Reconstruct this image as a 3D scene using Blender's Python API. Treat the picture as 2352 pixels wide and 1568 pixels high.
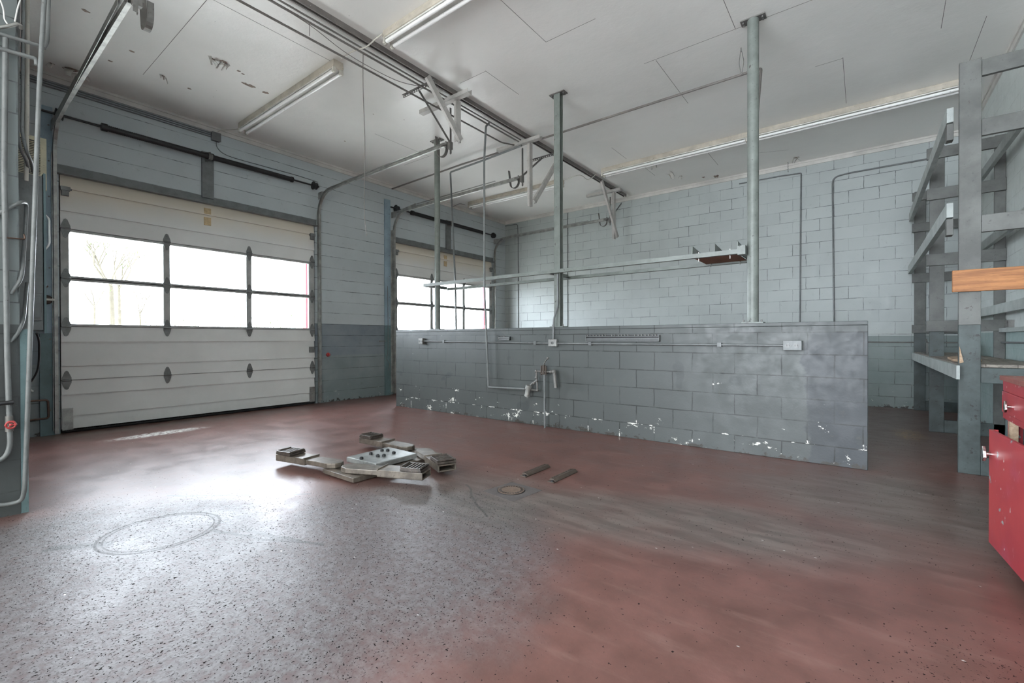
import bpy, bmesh, math, random
from mathutils import Vector, Matrix
random.seed(7)
S = bpy.context.scene
C = S.collection
for o in list(bpy.data.objects): bpy.data.objects.remove(o)

# ------------------------------------------------------------------ camera
FPX, YAW, PITCH, ROLL, CAMH = 1051.2, math.radians(37.532), math.radians(-0.315), math.radians(-0.113), 1.13
fwd = Vector((-math.sin(YAW)*math.cos(PITCH), math.cos(YAW)*math.cos(PITCH), math.sin(PITCH)))
rt0 = Vector((math.cos(YAW), math.sin(YAW), 0)); up0 = rt0.cross(fwd)
right = math.cos(ROLL)*rt0 + math.sin(ROLL)*up0
upv = -math.sin(ROLL)*rt0 + math.cos(ROLL)*up0
cd = bpy.data.cameras.new('camera'); cam = bpy.data.objects.new('camera', cd); C.objects.link(cam)
cd.sensor_width = 36; cd.lens = FPX/2352*36; cd.clip_start = 0.05; cd.clip_end = 300
m = Matrix((right, upv, -fwd)).transposed().to_4x4(); m.translation = Vector((0, 0, CAMH))
cam.matrix_world = m
S.camera = cam

# ------------------------------------------------------------------ sky, exposure
S.view_settings.view_transform = 'Standard'; S.view_settings.look = 'None'
S.view_settings.gamma = 1; S.view_settings.use_curve_mapping = False
S.view_settings.exposure = 1.2
W = bpy.data.worlds.new('world'); S.world = W; W.use_nodes = True
wn = W.node_tree.nodes; wl = W.node_tree.links; wn.clear()
tc = wn.new('ShaderNodeTexCoord'); sx = wn.new('ShaderNodeSeparateXYZ')
mr = wn.new('ShaderNodeMapRange'); mr.inputs[1].default_value = 0.3; mr.inputs[2].default_value = -0.5
mix = wn.new('ShaderNodeMix'); mix.data_type = 'RGBA'
SKY_BACK = (1.62, 1.62, 1.50, 1); SKY_DOOR = (9.6, 10.4, 11.4, 1)
mix.inputs[6].default_value = SKY_BACK; mix.inputs[7].default_value = SKY_DOOR
bg = wn.new('ShaderNodeBackground'); out = wn.new('ShaderNodeOutputWorld')
wl.new(tc.outputs['Generated'], sx.inputs[0]); wl.new(sx.outputs[0], mr.inputs[0])
wl.new(mr.outputs[0], mix.inputs[0]); wl.new(mix.outputs[2], bg.inputs[0]); wl.new(bg.outputs[0], out.inputs[0])
bg.inputs[1].default_value = 1.0

# ------------------------------------------------------------------ helpers
def P(px, py, **k):
    """photograph pixel -> point where its ray meets a real plane x=, y= or z="""
    d = right*((px-1176)/FPX) - upv*((py-784)/FPX) + fwd
    (a, c), = k.items(); i = 'xyz'.index(a); o = Vector((0, 0, CAMH))
    return o + d*((c-o[i])/d[i])

class MB:
    def __init__(s): s.v = []; s.f = []; s.mi = []; s.cur = 0; s.sm = []
    def add(s, vs, fs, smooth=False):
        b = len(s.v); s.v += [Vector(v) for v in vs]
        for f in fs: s.f.append([b+i for i in f]); s.mi.append(s.cur); s.sm.append(smooth)
        return s
    def box(s, x0, x1, y0, y1, z0, z1):
        if x0 > x1: x0, x1 = x1, x0
        if y0 > y1: y0, y1 = y1, y0
        if z0 > z1: z0, z1 = z1, z0
        return s.add([(x0,y0,z0),(x1,y0,z0),(x1,y1,z0),(x0,y1,z0),(x0,y0,z1),(x1,y0,z1),(x1,y1,z1),(x0,y1,z1)],
              [(0,3,2,1),(4,5,6,7),(0,1,5,4),(1,2,6,5),(2,3,7,6),(3,0,4,7)])
    def beam(s, p, q, w, h, up=(0,0,1)):
        """rectangular bar from p to q, w across, h along up"""
        p = Vector(p); q = Vector(q); d = (q-p).normalized(); u = Vector(up)
        a = d.cross(u)
        if a.length < 1e-4: a = d.cross(Vector((1,0,0)))
        a.normalize(); u = a.cross(d).normalized()
        vs = []
        for c in (p, q):
            for i, j in ((-1,-1),(1,-1),(1,1),(-1,1)): vs.append(c + a*(i*w/2) + u*(j*h/2))
        return s.add(vs, [(0,1,2,3),(7,6,5,4),(0,4,5,1),(1,5,6,2),(2,6,7,3),(3,7,4,0)])
    def lbar(s, p, q, w, t, up=(0,0,1), side=(1,0,0)):
        """angle iron from p to q"""
        p = Vector(p); q = Vector(q); u = Vector(up).normalized(); a = Vector(side).normalized()
        s.beam(p+u*(w/2), q+u*(w/2), t, w, u); s.beam(p+a*(w/2), q+a*(w/2), w, t, u); return s
    def ring(s, c, a, b, r, n): return [c + a*(math.cos(2*math.pi*i/n)*r) + b*(math.sin(2*math.pi*i/n)*r) for i in range(n)]
    def tube(s, pts, r, n=10, fillet=0, caps=True):
        pts = [Vector(p) for p in pts]
        if fillet:
            o = [pts[0]]
            for i in range(1, len(pts)-1):
                A, B, D = pts[i-1], pts[i], pts[i+1]
                f = min(fillet, (A-B).length*.49, (D-B).length*.49)
                a = B+(A-B).normalized()*f; d = B+(D-B).normalized()*f
                for k in range(6):
                    t = k/5; o.append(a*(1-t)**2 + B*2*t*(1-t) + d*t*t)
            o.append(pts[-1]); pts = o
        rr = r if isinstance(r, (list, tuple)) else [r]*len(pts)
        vs = []; fs = []; a = None
        for i, p in enumerate(pts):
            t = Vector((0,0,0))
            if i: t += (p-pts[i-1]).normalized()
            if i < len(pts)-1: t += (pts[i+1]-p).normalized()
            t = t.normalized() if t.length > 1e-6 else Vector((0,0,1))
            if a is None:
                a = t.cross(Vector((0,0,1)))
                if a.length < 1e-3: a = t.cross(Vector((1,0,0)))
            else: a = a - t*a.dot(t)
            a.normalize(); b = t.cross(a)
            vs += s.ring(p, a, b, rr[min(i, len(rr)-1)], n)
        for i in range(len(pts)-1):
            for j in range(n):
                k = (j+1) % n; fs.append((i*n+j, i*n+k, (i+1)*n+k, (i+1)*n+j))
        s.add(vs, fs, True)
        if caps:
            s.add(vs[:n], [tuple(range(n))[::-1]]); s.add(vs[-n:], [tuple(range(n))])
        return s
    def cyl(s, p, q, r, n=16): return s.tube([p, q], r, n)
    def cone(s, p, q, r0, r1, n=16): return s.tube([p, q], [r0, r1], n)
    def ball(s, c, r, n=10):
        c = Vector(c); k = 6
        pts = [c+Vector((0,0,-r*math.cos(math.pi*i/k))) for i in range(k+1)]
        return s.tube(pts, [max(1e-4, r*math.sin(math.pi*i/k)) for i in range(k+1)], n)
    def prism(s, poly, off):
        """closed polygon (3D points) extruded by off"""
        n = len(poly); poly = [Vector(p) for p in poly]; off = Vector(off)
        return s.add(poly + [p+off for p in poly], [tuple(range(n))[::-1], tuple(range(n, 2*n))] + [(i,(i+1)%n,n+(i+1)%n,n+i) for i in range(n)])
    def build(s, name, mats, parent=None, bevel=0, loc=None):
        if not isinstance(mats, (list, tuple)): mats = [mats]
        o_ = Vector((0,0,0))
        if parent is not None:
            o_ = Vector(parent['_o'])
        elif loc is not None: o_ = Vector(loc)
        else:
            xs = [v.x for v in s.v]; ys = [v.y for v in s.v]; zs = [v.z for v in s.v]
            o_ = Vector(((min(xs)+max(xs))/2, (min(ys)+max(ys))/2, min(zs)))
        me = bpy.data.meshes.new(name)
        me.from_pydata([v-o_ for v in s.v], [], s.f)
        for m_ in mats: me.materials.append(m_)
        for p_, i, sm in zip(me.polygons, s.mi, s.sm): p_.material_index = i; p_.use_smooth = sm
        bm = bmesh.new(); bm.from_mesh(me); bmesh.ops.recalc_face_normals(bm, faces=bm.faces); bm.to_mesh(me); bm.free()
        me.update()
        o = bpy.data.objects.new(name, me); C.objects.link(o)
        if parent is not None: o.parent = parent
        else: o.location = o_
        o['_o'] = [o_.x, o_.y, o_.z]
        if bevel:
            md = o.modifiers.new('bevel', 'BEVEL'); md.width = bevel; md.segments = 2; md.limit_method = 'ANGLE'; md.angle_limit = math.radians(50)
        return o
def thing(name, label, cat, loc, group=None, kind=None):
    o = bpy.data.objects.new(name, None); C.objects.link(o); o.location = loc; o['_o'] = list(loc)
    o.empty_display_size = .1
    return tag(o, label, cat, group, kind)
def tag(o, label=None, cat=None, group=None, kind=None):
    if label: o['label'] = label
    if cat: o['category'] = cat
    if group: o['group'] = group
    if kind: o['kind'] = kind
    return o
def part(o, label): o['label'] = label; return o
def struct(o, label=None): o['kind'] = 'structure'; (o.__setitem__('label', label) if label else None); return o

# ------------------------------------------------------------------ materials
class NT:
    def __init__(s, name):
        s.m = bpy.data.materials.new(name); s.m.use_nodes = True; s.t = s.m.node_tree; s.t.nodes.clear()
        s.out = s.n('OutputMaterial'); s.b = s.n('BsdfPrincipled'); s.l(s.b.outputs[0], s.out.inputs[0])
    def n(s, t): return s.t.nodes.new('ShaderNode'+t)
    def l(s, a, b): s.t.links.new(a, b)
    def put(s, inp, v):
        if isinstance(v, bpy.types.NodeSocket): s.l(v, inp)
        else:
            if isinstance(v, (tuple, list)) and len(v) == 3 and inp.type == 'RGBA': v = (*v, 1)
            inp.default_value = v
    def math(s, op, a, b=0, c=0):
        n = s.n('Math'); n.operation = op
        for i, v in enumerate((a, b, c)): s.put(n.inputs[i], v)
        return n.outputs[0]
    def mix(s, f, a, b, mode='MIX'):
        n = s.n('Mix'); n.data_type = 'RGBA'; n.blend_type = mode
        s.put(n.inputs[0], f); s.put(n.inputs[6], a); s.put(n.inputs[7], b); return n.outputs[2]
    def rng(s, v, a, b, c=0., d=1., smooth=True):
        n = s.n('MapRange'); n.interpolation_type = 'SMOOTHSTEP' if smooth else 'LINEAR'
        for i, x in enumerate((v, a, b, c, d)): s.put(n.inputs[i], x)
        return n.outputs[0]
    def pos(s): return s.n('NewGeometry').outputs['Position']
    def obj(s): return s.n('TexCoord').outputs['Object']
    def sep(s, v): n = s.n('SeparateXYZ'); s.l(v, n.inputs[0]); return n.outputs
    def comb(s, x, y, z=0):
        n = s.n('CombineXYZ')
        for i, v in enumerate((x, y, z)): s.put(n.inputs[i], v)
        return n.outputs[0]
    def noise(s, v, sc, det=4, rough=.6, out='Fac', dist=0):
        n = s.n('TexNoise'); s.l(v, n.inputs['Vector']); n.inputs['Scale'].default_value = sc
        n.inputs['Detail'].default_value = det; n.inputs['Roughness'].default_value = rough; n.inputs['Distortion'].default_value = dist
        return n.outputs[out]
    def vor(s, v, sc, out='Distance', feat='F1'):
        n = s.n('TexVoronoi'); n.feature = feat; s.l(v, n.inputs['Vector']); n.inputs['Scale'].default_value = sc; return n.outputs[out]
    def scale(s, v, x, y, z):
        n = s.n('Mapping'); s.l(v, n.inputs[0]); n.inputs[3].default_value = (x, y, z); return n.outputs[0]
    def bump(s, hgt, st=.3, dist=.01, prev=None):
        n = s.n('Bump'); s.put(n.inputs['Height'], hgt); n.inputs['Strength'].default_value = st; n.inputs['Distance'].default_value = dist
        if prev is not None: s.l(prev, n.inputs['Normal'])
        return n.outputs[0]
    def done(s, col, rough, metal=0, bump=None, spec=None):
        s.put(s.b.inputs['Base Color'], col); s.put(s.b.inputs['Roughness'], rough); s.put(s.b.inputs['Metallic'], metal)
        if bump is not None: s.l(bump, s.b.inputs['Normal'])
        if spec is not None: s.b.inputs['Specular IOR Level'].default_value = spec
        return s.m

def paint(name, col, chip=None, amt=.0, rough=.5, sc=6, var=.12, metal=0, bump=.15, fine=40, spk=.5):
    """painted / worn surface: mottled colour and optional chips"""
    t = NT(name); v = t.pos()
    n1 = t.noise(v, sc, 5); n2 = t.noise(v, fine, 3)
    dk = tuple(c*(1-var*1.6) for c in col); lt = tuple(min(1, c*(1+var)) for c in col)
    c = t.mix(t.rng(n1, .3, .7), dk, lt)
    c = t.mix(t.rng(n2, .62, .7, 0, spk), c, tuple(k*.45 for k in col))
    if chip:
        k = t.rng(t.noise(v, sc*2.3, 8, .7), .66-amt, .68-amt)
        c = t.mix(k, c, chip)
    return t.done(c, rough, metal, t.bump(t.math('ADD', n2, n1), bump, .004))

def block(name, axis, hi, lo, zsplit, peel=.0, bw=.4064, mort=.005, joint=.5, dirt=.3, zoff=0., rough=.45, hsplit=None, hoff=0., patch=None):
    """painted concrete block wall, two-tone, chipped low down"""
    t = NT(name); p = t.pos(); x, y, z = t.sep(p)
    h_ = {'x': x, 'y': y}[axis]
    wob = t.noise(p, 2.5, 3)
    zz = t.math('ADD', t.math('ADD', z, zoff), t.math('MULTIPLY', t.math('SUBTRACT', wob, .5), .014))
    hh = t.math('ADD', t.math('ADD', h_, hoff), t.math('MULTIPLY', t.math('SUBTRACT', t.noise(p, 6, 2), .5), .02))
    v = t.comb(hh, zz, 0)
    b = t.n('TexBrick'); t.l(v, b.inputs['Vector']); b.inputs['Scale'].default_value = 1
    b.inputs['Brick Width'].default_value = bw; b.inputs['Row Height'].default_value = .2032
    b.inputs['Mortar Size'].default_value = mort; b.inputs['Mortar Smooth'].default_value = .3
    b.inputs['Color1'].default_value = (.86,.86,.86,1); b.inputs['Color2'].default_value = (1,1,1,1); b.inputs['Mortar'].default_value = (.9,.9,.9,1)
    fac = b.outputs['Fac']
    n1 = t.noise(p, 1.4, 5); n2 = t.noise(p, 9, 6, .7); n3 = t.noise(p, 60, 2)
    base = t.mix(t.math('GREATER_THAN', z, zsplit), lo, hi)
    if hsplit: base = t.mix(t.math('MULTIPLY', t.math('GREATER_THAN', z, hsplit[0]), t.math('LESS_THAN', z, zsplit)), base, hsplit[1])
    if patch:   # later coat of darker paint at the free end and odd touch-up spots
        e = t.math('ADD', x, t.math('MULTIPLY', t.math('SUBTRACT', t.noise(p, 3, 4), .5), .5))
        base = t.mix(t.math('MULTIPLY', t.rng(e, -.42, -.38), t.rng(z, 1.18, 1.19, 1, .3)), base, (.056,.062,.068))
        base = t.mix(t.rng(t.noise(p, 2.2, 2, .4), .66, .68, 0, .6), base, (.06,.067,.068))
    base = t.mix(.5, base, b.outputs['Color'], 'MULTIPLY')
    base = t.mix(t.rng(n1, .35, .7, 0, .35), base, tuple(k*.72 for k in hi))
    base = t.mix(t.rng(n2, .6, .75, 0, dirt), base, (.12,.115,.1))
    crack = t.math('MULTIPLY', t.rng(fac, .2, .8), t.rng(t.noise(p, 1.9, 6, .75), .42, .62, joint*.22, joint*1.1))
    base = t.mix(crack, base, (.028,.03,.03))
    pits = t.rng(t.vor(p, 23), .0, .1, 1, 0)
    base = t.mix(t.math('MULTIPLY', pits, t.math('GREATER_THAN', t.noise(p, 5, 2), .56)), base, (.07,.07,.07))
    if peel:
        pm = t.math('MULTIPLY', t.rng(z, .05, .62, 1, 0), peel)
        edge = t.rng(t.math('ADD', t.noise(t.scale(p, 1, 1, 1.6), 6, 7, .72), t.math('ADD', t.math('MULTIPLY', pm, .10), t.math('MULTIPLY', t.rng(fac, 0, 1), t.math('MULTIPLY', pm, .09)))), .70, .715)
        base = t.mix(edge, base, (.74,.73,.68))
        rust = t.rng(t.math('ADD', t.noise(p, 11, 6, .7), t.math('MULTIPLY', t.rng(z, .0, .12, 1, 0), .25)), .74, .8)
        base = t.mix(rust, base, (.05,.045,.04))
    bp = t.bump(fac, -.5, .006); bp = t.bump(t.math('ADD', t.math('MULTIPLY', n3, .4), n2), .35, .004, bp)
    return t.done(base, t.rng(n2, .3, .8, rough-.08, rough+.2), 0, bp, .4)

BLUE_HI = (.52,.565,.575); BLUE_LO = (.165,.195,.20)
M = {}
M['door_wall'] = block('block_wall_door_side', 'y', BLUE_HI, (.20,.235,.24), 1.41, .7, bw=60, joint=.8, zoff=.018, hsplit=(.84,(.175,.205,.235)))
M['back_wall'] = block('block_wall_back', 'x', (.43,.465,.455), (.17,.21,.205), 1.17, .55, joint=.75, zoff=.022, hoff=-.2)
M['right_wall'] = block('block_wall_right', 'y', (.58,.62,.60), (.30,.39,.38), 1.20, .2, joint=.25)
M['partition'] = block('block_partition', 'x', (.088,.097,.095), (.088,.097,.095), 9, .85, joint=1.2, mort=.006, zoff=.033, rough=.42, dirt=.35, patch=True)
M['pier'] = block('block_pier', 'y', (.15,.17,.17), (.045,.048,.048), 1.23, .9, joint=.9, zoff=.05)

def ceiling_mat():
    t = NT('painted_ceiling_board'); p = t.pos()
    n1 = t.noise(p, .5, 4); n2 = t.noise(p, 5, 5, .6); n3 = t.noise(p, 30, 2)
    c = t.mix(t.rng(n1, .3, .7), (.74,.735,.70), (.84,.83,.795))
    c = t.mix(t.rng(n2, .62, .8, 0, .08), c, (.5,.48,.45))
    dots = t.rng(t.vor(t.scale(p, 1, 1, 0), 3.1), .006, .012, 1, 0)
    c = t.mix(t.math('MULTIPLY', dots, .8), c, (.12,.11,.1))
    chips = t.rng(t.noise(t.scale(p, 1.3, 1, 0), 9, 6, .65), .70, .71)
    x, y, z = t.sep(p)
    c = t.mix(t.math('MULTIPLY', chips, t.math('LESS_THAN', t.math('ADD', y, t.math('MULTIPLY', n1, 2)), 3.6)), c, (.16,.15,.14))
    bp = t.bump(t.math('ADD', n2, t.math('MULTIPLY', n3, .25)), .25, .02)
    return t.done(c, t.rng(n2, .3, .7, .285, .33), 0, bp, .6)
M['ceiling'] = ceiling_mat()

def floor_mat():
    t = NT('worn_red_floor_paint'); p = t.pos(); x, y, z = t.sep(p)
    nw = t.noise(p, 1.1, 6, .62); nm = t.noise(p, 3.5, 6, .65); nf = t.noise(p, 22, 4, .65); nn = t.noise(p, 75, 3, .6)
    stre = t.noise(t.scale(p, 1.0, 5, 1), 2.2, 5, .65)
    def blob(cx, cy, rx, ry, rot=0, soft=.45, wob=.9):
        ca, sa = math.cos(rot), math.sin(rot)
        dx = t.math('SUBTRACT', x, cx); dy = t.math('SUBTRACT', y, cy)
        u = t.math('DIVIDE', t.math('ADD', t.math('MULTIPLY', dx, ca), t.math('MULTIPLY', dy, sa)), rx)
        w = t.math('DIVIDE', t.math('SUBTRACT', t.math('MULTIPLY', dy, ca), t.math('MULTIPLY', dx, sa)), ry)
        d = t.math('SQRT', t.math('ADD', t.math('MULTIPLY', u, u), t.math('MULTIPLY', w, w)))
        d = t.math('ADD', d, t.math('MULTIPLY', t.math('SUBTRACT', nw, .5), wob))
        return t.rng(d, 1-soft, 1+soft, 1, 0)
    mx = lambda a, b: t.math('MAXIMUM', a, b)
    grey = blob(-2.75, .55, 1.55, .95, .15, .25, .8)
    grey = mx(grey, t.math('MULTIPLY', blob(-2.15, 1.55, .95, .95, 0, .3), .95))
    grey = mx(grey, t.math('MULTIPLY', blob(-1.55, .35, .55, .75, 0, .4), .85))
    dark = t.math('MULTIPLY', blob(-1.2, 2.75, 1.6, .42, .35, .5, 1.1), .75)
    dark = mx(dark, t.math('MULTIPLY', blob(.2, 4.1, .9, .7, .6, .5, 1.2), .7))
    dark = mx(dark, t.math('MULTIPLY', blob(-2.2, 2.5, .6, .5, 0, .5), .6))
    dark = mx(dark, t.math('MULTIPLY', blob(.35, 7.6, .8, 2.2, 0, .6, 1.4), .55))
    red = t.mix(t.rng(nm, .3, .72), (.118,.056,.046), (.182,.087,.073))
    red = t.mix(t.rng(stre, .52, .72, 0, .5), red, (.22,.13,.11))
    red = t.mix(t.rng(nw, .55, .75, 0, .45), red, (.11,.06,.05))
    gcol = t.mix(t.rng(nf, .35, .65), (.105,.10,.104), (.175,.168,.170))
    gcol = t.mix(t.rng(nn, .5, .7), gcol, (.075,.07,.07))
    gk = t.math('MULTIPLY', grey, t.rng(nf, .25, .6, .62, .95))
    c = t.mix(gk, red, gcol)
    dk = t.math('MULTIPLY', dark, t.rng(nm, .3, .6, .55, 1))
    c = t.mix(dk, c, t.mix(t.rng(stre, .4, .6), (.10,.095,.085), (.17,.155,.14)))
    c = t.mix(t.rng(t.noise(t.scale(p, 1, 2.2, 1), 9, 8, .75), .66, .74, 0, .28), c, (.36,.27,.24))        # scuffs to bare concrete
    # pits, dense in the worn patch
    dens = t.math('ADD', t.math('MULTIPLY', mx(grey, t.math('MULTIPLY', dark, .15)), .55), .035); dens = t.math('ADD', dens, t.math('MULTIPLY', blob(.55, 1.95, .45, .55, 0, .4), .4))
    cell = t.n('TexVoronoi'); wp = t.n('VectorMath'); wp.operation = 'MULTIPLY_ADD'; wn_ = t.noise(p, 30, 3, .6, 'Color'); t.l(wn_, wp.inputs[0]); wp.inputs[1].default_value = (.04,.04,0); t.l(t.scale(p, 1, 1.0, 0), wp.inputs[2]); wp = wp.outputs[0]; t.l(wp, cell.inputs['Vector']); cell.inputs['Scale'].default_value = 50
    rnd = t.sep(cell.outputs['Color'])
    pit = t.math('MULTIPLY', t.rng(cell.outputs['Distance'], .10, .22, 1, 0), t.math('LESS_THAN', rnd[0], dens))
    cell2 = t.n('TexVoronoi'); t.l(wp, cell2.inputs['Vector']); cell2.inputs['Scale'].default_value = 105
    rnd2 = t.sep(cell2.outputs['Color'])
    pit2 = t.math('MULTIPLY', t.rng(cell2.outputs['Distance'], .15, .3, 1, 0), t.math('LESS_THAN', rnd2[0], dens))
    pits = mx(pit, pit2)
    c = t.mix(t.math('MULTIPLY', pits, .95), c, (.012,.011,.011))
    cs = t.n('TexVoronoi'); t.l(t.scale(p, 1, 1.7, 0), cs.inputs['Vector']); cs.inputs['Scale'].default_value = 9
    speck = t.math('MULTIPLY', t.rng(cs.outputs['Distance'], .04, .08, 1, 0), t.math('LESS_THAN', t.sep(cs.outputs['Color'])[1], .16))
    c = t.mix(speck, c, (.62,.6,.57))
    # worn ring and the trail of scratches beside it
    dx = t.math('SUBTRACT', x, -3.285); dy = t.math('SUBTRACT', y, .875)
    d = t.math('SQRT', t.math('ADD', t.math('MULTIPLY', dx, dx), t.math('MULTIPLY', dy, dy)))
    d = t.math('ADD', d, t.math('MULTIPLY', t.math('SUBTRACT', nm, .5), .02))
    rg = lambda r, w: t.rng(t.math('ABSOLUTE', t.math('SUBTRACT', d, r)), w*.4, w, 1, 0)
    ring = mx(rg(.29, .011), mx(rg(.262, .007), t.math('MULTIPLY', rg(.276, .02), .35)))
    c = t.mix(t.math('MULTIPLY', ring, .6), c, (.035,.032,.03))
    def scratch(ax, ay, bx, by, w):
        L = math.hypot(bx-ax, by-ay); ux, uy = (bx-ax)/L, (by-ay)/L
        qx = t.math('SUBTRACT', x, ax); qy = t.math('SUBTRACT', y, ay)
        al = t.math('ADD', t.math('MULTIPLY', qx, ux), t.math('MULTIPLY', qy, uy))
        ac = t.math('ABSOLUTE', t.math('ADD', t.math('SUBTRACT', t.math('MULTIPLY', qx, uy), t.math('MULTIPLY', qy, ux)), t.math('MULTIPLY', t.math('SUBTRACT', nm, .5), .12)))
        return t.math('MULTIPLY', t.rng(ac, w*.3, w, 1, 0), t.math('MULTIPLY', t.math('GREATER_THAN', al, 0), t.math('LESS_THAN', al, L)))
    sc = scratch(-3.50, .42, -3.30, .66, .05)
    for a in ((-3.05,1.05,-2.35,1.35,.022), (-2.9,1.2,-2.5,1.3,.03), (-4.0,1.1,-3.2,1.75,.018), (-2.45,2.6,-1.9,2.2,.012)):
        sc = mx(sc, scratch(*a))
    c = t.mix(t.math('MULTIPLY', sc, .75), c, (.055,.052,.05))
    # white spill by the first door
    sp = t.math('MULTIPLY', blob(-6.72, 1.78, .12, .42, .05, .5, 1.2), t.rng(nf, .4, .55))
    c = t.mix(sp, c, (.75,.73,.68))
    sand = t.math('MULTIPLY', blob(-7.45, 1.3, .22, 1.9, 0, .5, .8), .75)
    c = t.mix(t.math('MULTIPLY', sand, t.rng(nm, .35, .6)), c, (.20,.16,.13))
    och = t.math('MULTIPLY', blob(.42, 7.1, .14, .35, 0, .5, 1), t.rng(nf, .45, .6))
    c = t.mix(och, c, (.33,.2,.08))
    hgt = t.math('SUBTRACT', t.math('ADD', t.math('MULTIPLY', nf, .35), t.math('MULTIPLY', nm, .4)), t.math('MULTIPLY', pits, .6))
    hgt = t.math('ADD', hgt, t.math('MULTIPLY', t.math('MULTIPLY', grey, nn), .35))
    ro = t.math('ADD', t.rng(nm, .3, .7, .29, .38), t.math('MULTIPLY', gk, .04)); ro = t.math('ADD', ro, t.math('MULTIPLY', pits, .45)); t.l(t.math('SUBTRACT', t.math('MULTIPLY_ADD', mx(pits, t.math('MULTIPLY', ring, .35)), -.45, .48), t.math('MULTIPLY', gk, .26)), t.b.inputs['Specular IOR Level'])
    return t.done(c, ro, 0, t.bump(hgt, .38, .008))
M['floor'] = floor_mat()

def wood(name, a, b, rough=.6, axis='x'):
    t = NT(name); p = t.pos()
    st = {'x': (1, 9, 14), 'y': (9, 1, 14), 'z': (9, 9, 1)}[axis]
    n = t.noise(t.scale(p, *st), 3.2, 6, .6, dist=.6); f = t.noise(t.scale(p, *[k*4 for k in st]), 6, 3)
    c = t.mix(t.rng(n, .32, .66), a, b); c = t.mix(t.rng(f, .55, .7, 0, .5), c, tuple(k*.5 for k in a))
    k = t.rng(t.vor(p, 3.3), .03, .1, 1, 0); c = t.mix(t.math('MULTIPLY', k, .7), c, (.05,.025,.01))
    return t.done(c, rough, 0, t.bump(n, .3, .004))

def glass_mat():
    t = NT('window_glass'); t.t.nodes.remove(t.b)
    tr = t.n('BsdfTransparent'); tr.inputs[0].default_value = (.96,.97,.97,1)
    gl = t.n('BsdfGlossy'); gl.inputs['Roughness'].default_value = .03
    fr = t.n('LayerWeight'); fr.inputs[0].default_value = .5
    k = t.math('ADD', t.math('MULTIPLY', t.math('POWER', fr.outputs['Facing'], 5), .8), .04)
    mx = t.n('MixShader'); t.l(k, mx.inputs[0]); t.l(tr.outputs[0], mx.inputs[1]); t.l(gl.outputs[0], mx.inputs[2]); t.l(mx.outputs[0], t.out.inputs[0])
    return t.m
M['glass'] = glass_mat()
M['trim'] = paint('cream_trim_paint', (.62,.60,.56), (.3,.27,.22), -.05, .5, 2, spk=.15)
M['seam'] = paint('dark_ceiling_seam', (.22,.21,.20), rough=.8)
M['patch_brown'] = paint('torn_board_backing', (.30,.24,.20), rough=.9, sc=20)
M['flap'] = paint('peeled_ceiling_paint', (.52,.50,.46), rough=.7, sc=15)
def door_mat():
    t = NT('door_panel_off_white'); p = t.pos(); x, y, z = t.sep(p)
    n1 = t.noise(p, 1.2, 5); n2 = t.noise(p, 12, 5, .65)
    c = t.mix(t.rng(n1, .3, .7), (.70,.695,.67), (.79,.785,.76))
    stain = t.math('MULTIPLY', t.rng(t.math('ADD', z, t.math('MULTIPLY', n1, .5)), 2.9, 3.35), .8)
    c = t.mix(stain, c, (.66,.57,.44))
    c = t.mix(t.rng(n2, .62, .8, 0, .2), c, (.4,.37,.3))
    g = t.rng(t.math('ADD', z, t.math('MULTIPLY', n2, .2)), .05, .30, .35, 0)
    c = t.mix(g, c, (.36,.35,.32))
    return t.done(c, .42, 0, t.bump(n2, .12, .004))
M['door'] = door_mat()
M['door_seam'] = paint('door_window_frame_grey', (.42,.42,.40), rough=.45, spk=.15)
M['steel_blue'] = paint('blue_grey_painted_steel', (.27,.36,.42), (.10,.08,.07), -.06, .4, 3)
M['steel_blue_dark'] = paint('dark_teal_painted_steel', (.13,.20,.21), (.3,.3,.28), -.03, .45, 4)
M['galv'] = paint('galvanised_steel', (.36,.36,.34), rough=.42, metal=.6, sc=10, var=.18)
M['galv_dark'] = paint('dull_dark_steel', (.19,.185,.175), (.10,.06,.04), .0, .5, 9, metal=.4)
M['hinge'] = paint('hinge_grey_steel', (.20,.205,.20), rough=.45, metal=.3, sc=12)
M['black'] = paint('oily_black_steel', (.028,.028,.03), rough=.4, metal=.2, sc=12)
M['rubber'] = paint('black_rubber', (.02,.02,.02), rough=.8, sc=20)
M['ivory'] = paint('ivory_painted_steel', (.55,.53,.47), (.3,.26,.2), -.02, .45, 5)
M['ceil_steel'] = paint('ceiling_colour_painted_steel', (.46,.445,.42), (.2,.16,.13), -.02, .45, 6)
M['conduit'] = paint('grey_painted_conduit', (.16,.17,.17), (.07,.06,.055), .0, .42, 8)
M['conduit_ceiling'] = paint('brown_grey_painted_conduit', (.17,.155,.145), (.35,.33,.3), -.02, .45, 8)
M['pole'] = paint('olive_grey_painted_pole', (.175,.195,.178), (.06,.055,.05), .02, .42, 7)
M['tube'] = paint('white_fluorescent_tube', (.82,.82,.80), rough=.18, bump=0, var=.02)
M['fixture_side'] = paint('yellowed_fixture_enamel', (.50,.455,.38), (.25,.17,.10), -.02, .4, 6)
M['fixture_white'] = paint('white_fixture_enamel', (.66,.65,.61), rough=.35, sc=5)
M['beige'] = paint('beige_heater_enamel', (.58,.54,.38), rough=.45, sc=4)
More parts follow.
